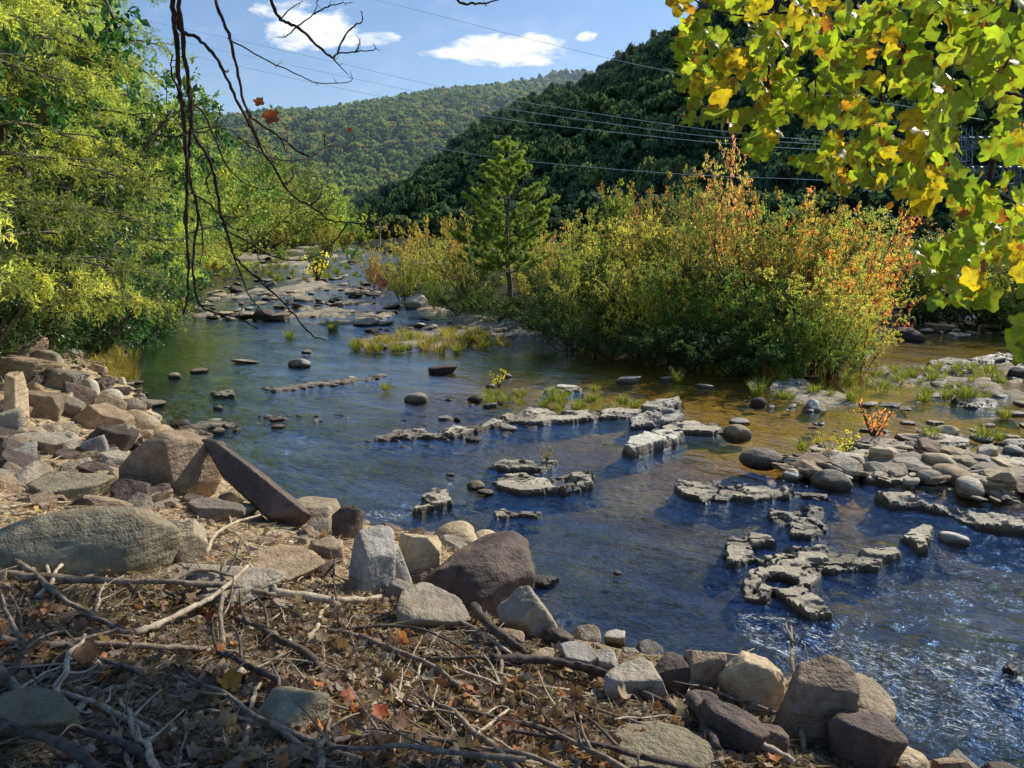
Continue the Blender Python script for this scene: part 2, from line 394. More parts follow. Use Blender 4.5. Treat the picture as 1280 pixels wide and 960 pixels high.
def hfun(x, y, fine=True):
    x = np.asarray(x, float); y = np.asarray(y, float)
    wob = .25 * fbm(x * .9, y * .9, 3., 3) if fine else 0.
    dn = sdf(x, y, NEAR) + wob; di = sdf(x, y, ISLAND) + wob; df = sdf(x, y, FAR) + wob
    far_s = 1 + .02 * np.hypot(x, y)
    prof = lambda d: np.interp(d, [0, .3, 1., 2., 5.4, 10, 20, 60, 300], [0, .22, .52, .82, 1.66, 2.3, 3.4, 9, 40])
    zi = np.interp(di, [0, .5, 2, 6], [0, .15, .35, .5]); zf = np.interp(df, [0, 1, 4, 20, 60, 1000], [0, .3, .8, 1.5, 2.5, 3])
    bank = np.where(dn > 0, prof(dn), 0); isl = np.where(di > 0, zi, 0); fr = np.where(df > 0, zf, 0)
    land = np.maximum(bank, np.maximum(isl, fr))
    dw = -np.maximum(dn, np.maximum(di, df))
    dep = np.interp(dw, [0, .4, 1.5, 4], [0.02, .12, .21, .27])
    dep = dep * (1 - .45 * golden(x, y)) + .06 * fbm(x * .7, y * .7, 1., 3)
    dist = np.hypot(x, y)
    dep = np.maximum(dep * np.interp(dist, [25, 60], [1, .45]), .03)
    z = np.where(dw > 0, -dep, land)
    # gravel and rock bars that break the surface
    t1 = sdf_near(x, y, BAR_FAR, 3.) if fine else np.full(x.shape, -9.)
    if fine:
        ca_, sa_ = .80, .60; U_ = x * ca_ - y * sa_ * .0; big = dist > 40
        nn = fbm(x / 3.2 + 3, y / 7., 7., 5, .62); w1 = sstep(-1., 2.5, t1)
        barz = .14 * np.clip((nn - .16) * 7, -1, 1) + .05 * np.round(fbm(x / 2.2, y / 4., 2., 2) * 2) / 2
        z = np.where((dw > 0) & (w1 > 0), z * (1 - w1) + np.maximum(barz, z) * w1, z)
        for poly_, thr, hh_, sc_ in ((BAR_MID, .05, .09, 1.3), (BAR_COB, -.25, .07, .8), (BAR_CH, .08, .07, 1.0), (BAR_UP, -.12, .10, 1.4), (BAR_ISL, .0, .08, 1.2)):
            w2 = sstep(-.3, .5, sdf_near(x, y, poly_, 1.)); nn = fbm(x / sc_, y / (sc_ * 1.3), 4.4, 4)
            bz = hh_ * np.clip((nn - thr) * 6, -1, 1)
            z = np.where((dw > 0) & (w2 > 0) & (bz * w2 > z), z * (1 - w2) + bz * w2, z)
    if fine:
        n = .035 * fbm(x * 3.1, y * 3.1, 5., 4) + .015 * fbm(x * 14, y * 14, 2., 2)
        z = z + n * np.interp(np.abs(dw), [0, .3], [.4, 1])
        z = z + np.where(dn > .8, .10 * fbm(x * .8, y * .8, 8., 2), 0)
    return z
def hz(x, y): return float(hfun(np.array([x]), np.array([y]))[0])
def hit(px, py):
    """where a pixel's line of sight meets the ground or the water"""
    r = ray(px, py); tt = np.geomspace(1, 420, 130)
    X, Y, Zr = r[0] * tt, r[1] * tt, H + r[2] * tt
    g = np.maximum(hfun(X, Y), 0.)
    k = np.argmax(Zr <= g) if (Zr <= g).any() else len(tt) - 1
    tt = np.linspace(tt[max(k - 1, 0)], tt[k], 26); X, Y, Zr = r[0] * tt, r[1] * tt, H + r[2] * tt; g = np.maximum(hfun(X, Y), 0.)
    k = np.argmax(Zr <= g) if (Zr <= g).any() else len(tt) - 1
    return np.array([X[k], Y[k], g[k]]), tt[k]

def polar(r0, r1, nr, az):
    rr = np.geomspace(r0, r1, nr); A, Rr = np.meshgrid(az, rr)
    X = Rr * np.sin(A); Y = Rr * np.cos(A); na = len(az)
    i = np.arange(nr - 1)[:, None] * na; j = np.arange(na - 1)[None]
    Q = np.stack([i + j, i + j + 1, i + na + j + 1, i + na + j], -1).reshape(-1, 4)
    return X, Y, Q
az = np.concatenate([np.linspace(-180, -48, 70)[:-1], np.linspace(-48, 48, 620), np.linspace(48, 180, 70)[1:]])
az = np.radians(az)
GX, GY, GQ = polar(.6, 2600, 620, az)
GX = GX.ravel(); GY = GY.ravel()
GZ = hfun(GX, GY)
# ground colours
dn = sdf(GX, GY, NEAR); di = sdf(GX, GY, ISLAND); df = sdf(GX, GY, FAR)
g = golden(GX, GY)
n1 = fbm(GX * .6, GY * .6, 4., 4)[:, None]; n2 = fbm(GX * 2.5, GY * 2.5, 6., 3)[:, None]
bedd = np.array([.034, .046, .044]) * (1 + .8 * n1 + .5 * n2)
bedd = bedd + np.clip(n1 + .6 * n2 - .1, 0, 1) * np.array([.15, .15, .07])
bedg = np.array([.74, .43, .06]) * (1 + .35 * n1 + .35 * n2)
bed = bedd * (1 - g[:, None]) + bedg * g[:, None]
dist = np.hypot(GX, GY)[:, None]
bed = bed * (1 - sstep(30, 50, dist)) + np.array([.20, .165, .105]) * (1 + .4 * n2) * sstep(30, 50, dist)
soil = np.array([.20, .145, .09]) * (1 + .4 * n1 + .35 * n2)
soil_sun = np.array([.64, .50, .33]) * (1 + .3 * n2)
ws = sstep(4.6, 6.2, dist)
soil = soil * (1 - ws) + soil_sun * ws  # near soil dark, slope pale: shade and sun painted into the ground colour
green = np.array([.045, .05, .02]) * (1 + .3 * n1)
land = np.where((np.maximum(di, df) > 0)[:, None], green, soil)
far_n = sstep(16, 24, dist); land = np.where((dn > 0)[:, None], land * (1 - far_n) + np.array([.05, .05, .02]) * far_n, land)
shoal = np.array([.50, .44, .33]) * (1 + .35 * n2 + .5 * fbm(GX * 1.3, GY * 5, 1., 3)[:, None]) ; em = (np.maximum(dn, np.maximum(di, df)) < 0) & (GZ > -.015)
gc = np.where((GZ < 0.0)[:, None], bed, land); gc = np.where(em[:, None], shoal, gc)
gc = np.clip(gc, .004, 1)
m, t = new_mat('ground_soil_and_riverbed'); pos = geo_pos(t)
c = t.new('ShaderNodeVertexColor', layer_name='Col').outputs[0]
na_ = t.noise(pos, 11, 5, .65); nb = t.noise(pos, 55, 3, .65); vc = t.voro(pos, 16, 'F1', 'Color'); vd = t.voro(pos, 16)
c = t.mix(t.ramp(na_, [(.3, 0.), (.7, 1.)]), t.mix(1., c, (.55, .52, .50), 'MULTIPLY'), t.mix(1., c, (1.35, 1.3, 1.2), 'MULTIPLY'))
c = t.mix(.35, c, t.mix(1., c, t.mix(.6, vc, (.9, .9, .9)), 'MULTIPLY'))
c = t.mix(t.ramp(nb, [(.55, 0.), (.75, .5)]), c, (.03, .022, .015))
p = t.new('ShaderNodeBsdfPrincipled'); p.inputs['Roughness'].default_value = .92; p.inputs['Specular IOR Level'].default_value = .15
t.link(c, p.inputs['Base Color'])
t.link(t.bump(t.math('ADD', t.math('ADD', na_, t.math('MULTIPLY', nb, .4)), t.math('MULTIPLY', vd, -.5)), .9, .05), p.inputs['Normal'])
t.link(p.outputs[0], t.out.inputs[0])
M_GROUND = m
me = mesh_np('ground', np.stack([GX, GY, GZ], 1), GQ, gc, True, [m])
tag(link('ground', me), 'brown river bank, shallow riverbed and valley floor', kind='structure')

# ------------------------------------------------------------------ water
waz = np.radians(np.concatenate([np.linspace(-120, -46, 40)[:-1], np.linspace(-46, 46, 700), np.linspace(46, 130, 50)[1:]]))
WX, WY, WQ = polar(2.2, 1200, 760, waz); WX = WX.ravel(); WY = WY.ravel()
calm = np.clip(1.3 * blob(WX, WY, 150, 450, 2.6, 4.5) + 1.1 * blob(WX, WY, 760, 460, 6.5, 3.2) + .7 * blob(WX, WY, 980, 500, 5, 3) + .15 * blob(WX, WY, 420, 455, 4, 4.5) + .5 * blob(WX, WY, 1180, 440, 5, 5)
               + .6 * blob(WX, WY, 1020, 560, 2.5, 1.6), 0, 1)
foam = np.zeros_like(WX)
FO = [(1010, 805, .55, .16), (1055, 822, .4, .12), (940, 772, .25, .08), (975, 790, .25, .08), (1136, 457, 1.0, .5), (1080, 462, .8, .3), (1130, 585, .5, .12), (1100, 590, .3, .15), (1160, 615, .4, .15),
      (500, 640, .35, .1), (480, 645, .25, .1), (1250, 830, .6, .2), (1170, 870, .5, .18), (1195, 890, .4, .14), (1130, 862, .4, .14), (1240, 880, .5, .18), (930, 522, .7, .25), (880, 530, .6, .2), (820, 478, .5, .15),
      (300, 385, 2.5, .8), (380, 378, 2.5, .8), (430, 392, 2, .8), (480, 398, 2, .5), (1060, 450, .9, .4), (1240, 560, .8, .3), (1200, 468, 1.2, .5), (1040, 610, .35, .1)]
for (a, b, rx, ry) in FO: foam += blob(WX, WY, a, b, rx * (1.25 if b > 560 else 1), ry * (2.2 if b > 560 else 1.2))
foam = np.clip(foam, 0, 1)
calm = np.clip(calm + .75 * golden(WX, WY), 0, 1)
rip = 1 - .85 * calm
wd = np.hypot(WX, WY)
amp = np.interp(wd, [5, 12, 40, 90], [.02, .022, .018, .0]) * rip * (1 + 1.3 * foam)
# flow runs from the far left towards the near right
ca, sa = math.cos(R(-38)), math.sin(R(-38))
U = WX * ca + WY * sa; Vv = -WX * sa + WY * ca
WZ = amp * (fbm(U * 1.6, Vv * 3.2, 0., 4, .6) + .35 * fbm(U * 7, Vv * 9, 4., 2)) * 1.2
m, t = new_mat('river_water'); pos = geo_pos(t)
vc = t.new('ShaderNodeVertexColor', layer_name='Col').outputs[0]; sc = t.new('ShaderNodeSeparateColor'); t.link(vc, sc.inputs[0])
ripf, foamf = sc.outputs[0], sc.outputs[1]
flow = t.mapping(pos, (1, 1, 1), (0, 0, R(38)))
fl2 = t.mapping(flow, (1, 2.1, 1))
b1 = t.noise(fl2, 2.2, 4, .6, .6); b2 = t.noise(fl2, 7.5, 4, .62, .5); b3 = t.noise(flow, 26, 3, .6, .3)
hgt = t.math('ADD', t.math('ADD', t.math('MULTIPLY', b1, 1.0), t.math('MULTIPLY', b2, .5)), t.math('MULTIPLY', b3, .14))
big_ = t.ramp(t.noise(fl2, .55, 3, .6), [(.32, .35), (.68, 1.35)])
hgt = t.math('MULTIPLY', t.math('MULTIPLY', hgt, t.math('ADD', ripf, .05)), big_)
fn = t.noise(fl2, 11., 6, .8, 1.5)
bn = t.bump(hgt, 1.0, .065)
gl = t.new('ShaderNodeBsdfGlossy'); gl.inputs['Roughness'].default_value = .07; gl.inputs[0].default_value = (.50, .72, 1.0, 1); t.link(bn, gl.inputs['Normal'])
fr = t.new('ShaderNodeFresnel'); fr.inputs['IOR'].default_value = 1.72; t.link(bn, fr.inputs['Normal'])
bf = t.new('ShaderNodeNewGeometry').outputs['Backfacing']
frm = t.new('ShaderNodeMix'); t.link(bf, frm.inputs[0]); t.link(fr.outputs[0], frm.inputs[2]); frm.inputs[3].default_value = .06     # seen from below the surface lets the light out
frf = t.math('MULTIPLY', frm.outputs[0], 1.5, clamp=True)
t.link(t.ramp(frf, [(.12, (.27, .54, 1.)), (.42, (.60, .80, 1.)), (.75, (.97, .99, 1.))]), gl.inputs[0])
tr = t.new('ShaderNodeBsdfTransparent'); tr.inputs[0].default_value = (.86, .86, .76, 1)
mx = t.new('ShaderNodeMixShader'); t.link(frf, mx.inputs[0]); t.link(tr.outputs[0], mx.inputs[1]); t.link(gl.outputs[0], mx.inputs[2])
fd = t.new('ShaderNodeBsdfDiffuse'); fd.inputs[0].default_value = (.85, .87, .88, 1)
ff = t.math('MULTIPLY', t.ramp(t.math('ADD', t.math('MULTIPLY', foamf, .33), t.math('SUBTRACT', fn, .5)), [(.37, 0.), (.46, .8)]), t.math('GREATER_THAN', foamf, .05))
mx2 = t.new('ShaderNodeMixShader'); t.link(ff, mx2.inputs[0]); t.link(mx.outputs[0], mx2.inputs[1]); t.link(fd.outputs[0], mx2.inputs[2])
t.link(mx2.outputs[0], t.out.inputs[0]); M_WATER = m
me = mesh_np('river', np.stack([WX, WY, WZ], 1), WQ, np.stack([rip, foam, calm], 1), True, [m])
tag(link('river', me), 'shallow rippled blue and amber river water', kind='structure')

# ------------------------------------------------------------------ hills and their forest
def interp_line(pts, n):
    P = np.array(pts, float); s = np.concatenate([[0], np.cumsum(np.hypot(*np.diff(P[:, :2], axis=0).T))]); q = np.linspace(0, s[-1], n)
    return np.stack([np.interp(q, s, P[:, i]) for i in range(3)], 1)
def hill(name, ridge, foot, label, nu=140, nv=50, amp=6., seed=1, power=1., back=.6):
    Rg = np.array([at_d(px, py, D) for px, py, D in ridge]); Ft = np.array([at_d(px, 285, D, z=z) for px, D, z in foot])
    Rg = interp_line(Rg, nu); Ft = interp_line(Ft, nu)
    vv = np.linspace(0, 1 + back, nv)
    V = np.zeros((nu, nv, 3))
    for j, v_ in enumerate(vv):
        if v_ <= 1:
            P = Ft + (Rg - Ft) * v_; P[:, 2] = Ft[:, 2] + (Rg[:, 2] - Ft[:, 2]) * v_**power
        else:
            P = Rg + (Rg - Ft) * (v_ - 1); P[:, 2] = Rg[:, 2] * (1 - 1.2 * (v_ - 1))
        k = amp * math.sin(min(v_, 1) * math.pi * .93) + amp * .12
        P[:, 2] += k * (fbm(P[:, 0] / (amp * 7), P[:, 1] / (amp * 7), seed, 4) + .0)
        V[:, j] = P
    i = np.arange(nu - 1)[:, None] * nv; j = np.arange(nv - 1)[None]
    Q = np.stack([i + j, i + nv + j, i + nv + j + 1, i + j + 1], -1).reshape(-1, 4)
    me = mesh_np(name, V.reshape(-1, 3), Q, np.tile([.03, .04, .015], (nu * nv, 1)), True, [M_GROUND])
    o = tag(link(name, me), label, kind='structure')
    return V, vv
def at_d(px, py, D, z=None):
    r = ray(px, py); h = math.hypot(r[0], r[1]); t_ = D / h
    return np.array([r[0] * t_, r[1] * t_, H + r[2] * t_ if z is None else z])
def sample_hill(V, vv, spacing, rng, vmax=1.06, vmin=0.):
    nu, nv, _ = V.shape; jm = int(np.searchsorted(vv, vmax))
    j0 = int(np.searchsorted(vv, vmin))
    A = V[:-1, j0:jm]; B = V[1:, j0:jm]; C = V[:-1, j0 + 1:jm + 1]; D = V[1:, j0 + 1:jm + 1]
    ar = np.linalg.norm(np.cross(B - A, C - A), axis=-1)
    n = (ar / spacing**2); k = rng.poisson(n); idx = np.repeat(np.arange(k.size), k.ravel())
    a = rng.rand(len(idx), 1); b = rng.rand(len(idx), 1)
    A, B, C, D = [q.reshape(-1, 3)[idx] for q in (A, B, C, D)]
    return A * (1 - a) * (1 - b) + B * a * (1 - b) + C * (1 - a) * b + D * a * b

def crown_lump(name, seed, nf, size, cols, pointy=0., fw=.16, mat=None):
    """small far crown, about 1 unit wide and 1.2 tall, made of leaf clumps"""
    r = np.random.RandomState(seed)
    nb = 9; cen = r.normal(0, .22, (nb, 3)); cen[:, 2] = .35 + r.rand(nb) * .6; rad = .18 + r.rand(nb) * .16
    if pointy: cen[:, :2] *= (1.25 - cen[:, 2:3]) * .9; rad *= (1.3 - cen[:, 2])
    k = r.randint(0, nb, nf); d = unit(r.normal(0, 1, (nf, 3))); d[:, 2] = np.abs(d[:, 2]) * .9 - .15
    P = cen[k] + d * rad[k][:, None] * (.75 + .35 * r.rand(nf, 1))
    N = unit(d + r.normal(0, .35, (nf, 3))); D = unit(np.cross(N, r.normal(0, 1, (nf, 3))))
    L = size * (.7 + .7 * r.rand(nf)); V, Q = leaf_quads(P - D * L[:, None] * .5, D, N, L, L * .8, .1)
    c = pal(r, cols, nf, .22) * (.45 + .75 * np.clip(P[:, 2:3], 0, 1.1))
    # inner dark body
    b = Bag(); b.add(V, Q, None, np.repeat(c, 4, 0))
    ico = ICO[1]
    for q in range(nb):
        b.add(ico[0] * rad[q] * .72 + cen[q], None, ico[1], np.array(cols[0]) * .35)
    return b.mesh(name, [mat or M_FOREST], False)
ICO = {}
for lv in (1, 2, 3, 4, 5):
    bm = bmesh.new(); bmesh.ops.create_icosphere(bm, subdivisions=lv, radius=1); bm.verts.ensure_lookup_table()
    ICO[lv] = (np.array([v_.co[:] for v_ in bm.verts]), np.array([[q.index for q in f_.verts] for f_ in bm.faces])); bm.free()

def instancer(name, pts, scl, templates, rng, label):
    """one object: points carrying instances of the template meshes"""
    me = bpy.data.meshes.new(name); me.vertices.add(len(pts)); me.vertices.foreach_set('co', np.asarray(pts, np.float32).ravel())
    a = me.attributes.new('scl', 'FLOAT_VECTOR', 'POINT'); a.data.foreach_set('vector', np.asarray(scl, np.float32).ravel())
    a = me.attributes.new('rz', 'FLOAT', 'POINT'); a.data.foreach_set('value', (rng.rand(len(pts)) * 6.28).astype(np.float32))
    a = me.attributes.new('pick', 'INT', 'POINT'); a.data.foreach_set('value', rng.randint(0, len(templates), len(pts)).astype(np.int32))
    o = link(name, me); tag(o, label, kind='stuff')
    ng = bpy.data.node_groups.new(name, 'GeometryNodeTree')
    ng.interface.new_socket('Geometry', in_out='INPUT', socket_type='NodeSocketGeometry'); ng.interface.new_socket('Geometry', in_out='OUTPUT', socket_type='NodeSocketGeometry')
    N = ng.nodes; L = ng.links
    gi = N.new('NodeGroupInput'); go = N.new('NodeGroupOutput'); iop = N.new('GeometryNodeInstanceOnPoints')
    g2i = N.new('GeometryNodeGeometryToInstance')
    for tm in templates:
        to = bpy.data.objects.new(tm.name, tm); oi = N.new('GeometryNodeObjectInfo'); oi.inputs['Object'].default_value = to
        L.new(oi.outputs['Geometry'], g2i.inputs[0])
    L.new(gi.outputs[0], iop.inputs['Points']); L.new(g2i.outputs[0], iop.inputs['Instance']); iop.inputs['Pick Instance'].default_value = True
    def attr(nm, dt):
        q = N.new('GeometryNodeInputNamedAttribute'); q.data_type = dt; q.inputs['Name'].default_value = nm
        return [s_ for s_ in q.outputs if s_.enabled and s_.name == 'Attribute'][0]
    L.new(attr('scl', 'FLOAT_VECTOR'), iop.inputs['Scale']); L.new(attr('pick', 'INT'), iop.inputs['Instance Index'])
    cx = N.new('ShaderNodeCombineXYZ'); L.new(attr('rz', 'FLOAT'), cx.inputs[2]); L.new(cx.outputs[0], iop.inputs['Rotation'])
    L.new(iop.outputs[0], go.inputs[0])
    md = o.modifiers.new('scatter', 'NODES'); md.node_group = ng
    return o

GRN = [(.050, .075, .020), (.065, .09, .024), (.04, .065, .022), (.085, .105, .028)]
OLV = [(.10, .115, .03), (.12, .12, .032), (.085, .105, .026)]
AUT = [(.16, .12, .03), (.13, .12, .03), (.11, .10, .03)]
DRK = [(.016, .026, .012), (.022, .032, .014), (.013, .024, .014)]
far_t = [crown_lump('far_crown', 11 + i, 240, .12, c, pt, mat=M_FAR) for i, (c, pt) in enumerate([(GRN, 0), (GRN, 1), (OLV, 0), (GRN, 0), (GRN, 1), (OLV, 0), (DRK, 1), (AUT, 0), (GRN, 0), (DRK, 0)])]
mid_t = [crown_lump('mid_crown', 31 + i, 520, .085, c, pt) for i, (c, pt) in enumerate([(DRK, 0), (DRK, 1), (DRK, 0), (DRK, 1), (DRK, 0), (DRK, 0), (DRK, 1), ([(.03, .042, .016), (.024, .036, .013)], 0), (DRK, 0), ([(.055, .065, .02), (.045, .055, .018)], 0)])]  # dark crowns paint in the hillside's shade, lighter ones its sunlit treetops

rng = np.random.RandomState(5)
VF, vf = hill('far_hill', [(-100, 140, 1000), (180, 150, 1000), (270, 156, 1000), (350, 152, 1020), (400, 150, 1040), (450, 138, 1050), (520, 124, 1080), (600, 114, 1100), (655, 109, 1120), (690, 120, 1140), (760, 130, 1160), (900, 130, 1200)],
              [(-300, 420, 0), (150, 430, 0), (300, 430, 0), (430, 440, 0), (520, 520, 0), (620, 560, 0), (900, 600, 10)], 'wooded hill at the end of the valley', amp=22, seed=2, power=.92)
VB, vb = hill('back_hill', [(560, 130, 1300), (640, 112, 1320), (670, 102, 1330), (700, 96, 1340), (740, 94, 1360), (780, 86, 1400), (850, 78, 1450), (1000, 70, 1500)],
              [(560, 900, 20), (700, 900, 20), (800, 900, 20), (1000, 900, 20)], 'higher wooded ridge behind the valley hill', amp=16, seed=9)
VR, vr = hill('right_hill', [(a_, b_ + 15, c_) for a_, b_, c_ in [(427, 294, 400), (440, 266, 410), (452, 248, 420), (486, 233, 430), (537, 219, 430), (585, 192, 420), (620, 158, 410), (647, 137, 400), (700, 113, 385), (744, 107, 370), (775, 88, 360), (809, 72, 345), (840, 54, 330), (870, 32, 322), (910, 0, 312),  # left part traces the shadow edge on the far hill, built as hillside
              (1000, -50, 305), (1100, -90, 300), (1280, -130, 310), (1500, -150, 330), (1900, -130, 400), (2600, -100, 500)]],
              [(430, 300, 0), (450, 250, 0), (500, 200, 1), (600, 170, 1), (700, 150, 1), (850, 130, 1), (1000, 120, 1), (1200, 115, 1), (1500, 120, 1), (2000, 180, 1), (2600, 250, 1)],
              'steep shaded wooded hillside beyond the island, left shoulder shaped as a cast shadow', nu=160, amp=8, seed=4)
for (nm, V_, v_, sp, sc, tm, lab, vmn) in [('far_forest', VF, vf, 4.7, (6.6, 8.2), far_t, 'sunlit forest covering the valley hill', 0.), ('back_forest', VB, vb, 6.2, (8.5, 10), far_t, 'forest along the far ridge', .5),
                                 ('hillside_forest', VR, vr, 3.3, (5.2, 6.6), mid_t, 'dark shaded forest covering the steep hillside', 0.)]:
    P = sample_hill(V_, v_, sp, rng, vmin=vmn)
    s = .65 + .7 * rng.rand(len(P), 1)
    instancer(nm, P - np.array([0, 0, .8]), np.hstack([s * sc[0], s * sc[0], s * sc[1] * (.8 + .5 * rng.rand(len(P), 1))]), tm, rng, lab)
# ------------------------------------------------------------------ rocks
def rock_mesh(name, seed, lv, dims, kind='angular', mat='grey', flats=9):
    r = np.random.RandomState(seed); V, T = ICO[lv]; d = V.copy()
    if kind == 'angular':
        bx = np.array([[1, 0, 0], [-1, 0, 0], [0, 1, 0], [0, -1, 0], [0, 0, 1], [0, 0, -1]], float) + r.normal(0, .24, (6, 3)); nrm = unit(np.vstack([bx, r.normal(0, 1, (9, 3))])); off = np.append(.70 + .14 * r.rand(6), .80 + .22 * r.rand(9))
        q = d @ nrm.T; q = np.where(q > .05, off / np.maximum(q, .05), 9.)
        q = np.hstack([q, np.full((len(d), 1), 1.25)])
        k = 120.; rr = -np.log(np.exp(-k * np.minimum(q, 2.)).sum(1)) / k
    elif kind == 'round':
        nrm = unit(r.normal(0, 1, (9, 3))); off = .72 + .22 * r.rand(9)
        q = d @ nrm.T; q = np.where(q > .05, off / np.maximum(q, .05), 9.); q = np.hstack([q, np.ones((len(d), 1))])
        k = 20.; rr = -np.log(np.exp(-k * np.minimum(q, 2.)).sum(1)) / k + .05
    else:                                          # slab: flat top and bottom, broken sides
        a = r.rand() * 6.28; ns = 6
        an = a + np.arange(ns) * 6.28 / ns + r.normal(0, .25, ns)
        nrm = np.stack([np.cos(an), np.sin(an), r.normal(0, .18, ns)], 1); off = .68 + .28 * r.rand(ns)
        nrm = np.vstack([nrm, [0.06 * r.normal(), .06 * r.normal(), 1], [0, 0, -1]]); off = np.append(off, [.8, .8]); nrm = unit(nrm)
        q = d @ nrm.T; q = np.where(q > .03, off / np.maximum(q, .03), 9.)
        q = np.hstack([q, np.full((len(d), 1), 1.3)])
        k = 55.; rr = -np.log(np.exp(-k * np.minimum(q, 2.)).sum(1)) / k
    P = d * rr[:, None]
    s = seed * 3.7
    am = {'angular': .07, 'round': .06, 'slab': .06}[kind]
    P = P * (1 + am * fbm(P[:, 0] * 1.6 + s, P[:, 1] * 1.6, P[:, 2] * 1.6, 4, .5)[:, None])
    if lv >= 4:
        rid = 1 - np.abs(fbm(P[:, 0] * 3 + s, P[:, 1] * 3, P[:, 2] * 4.5, 3, .6)) * 2
        P = P * (1 + .022 * rid[:, None] + .012 * fbm(P[:, 0] * 16 + s, P[:, 1] * 16, P[:, 2] * 16, 2)[:, None])
    P = P * np.array(dims) * .5
    return mesh_np(name, P, T, None, lv > 3 or kind == 'round', [M_RK[mat]])

def put_rock(name, label, cat, px, py, w, h, mat, kind='angular', rot=0., tilt=(0, 0), deep=.8, hk=1.0, group=None, seed=None, sink=.28, lv=None, z=None):
    """px,py = middle of the rock in the photograph; it stands where that line of sight meets the ground"""
    base, tt = hit(px, py + h * .40)
    D = base[1]; mp = D / F * (1.08 if sink == .28 else 1.)
    Wd = w * mp * 1.04; Dp = Wd * deep
    ang = math.atan2(H - base[2], math.hypot(base[0], base[1]))
    Hh = max((h * mp / math.cos(PITCH) - Dp * math.sin(ang) * .55) / math.cos(ang), .28 * h * mp) * hk
    if seed is None: seed = int(px * 7 + py * 13) % 9973
    full = Hh / (1 - sink)
    if lv is None: lv = 5 if w > 55 else (4 if w > 22 else 3)
    me = rock_mesh(name, seed, lv, (Wd, Dp, full), kind, mat)
    yaw = -math.atan2(base[0], base[1])
    bx, by = base[0] + math.sin(-yaw) * Dp * .3, base[1] + math.cos(yaw) * Dp * .3
    zc = (z if z is not None else base[2]) + full * (.5 - sink)
    o = link(name, me, None, (bx, by, zc), (R(tilt[0]), R(tilt[1]), yaw + R(rot)))
    return tag(o, label, cat, group)

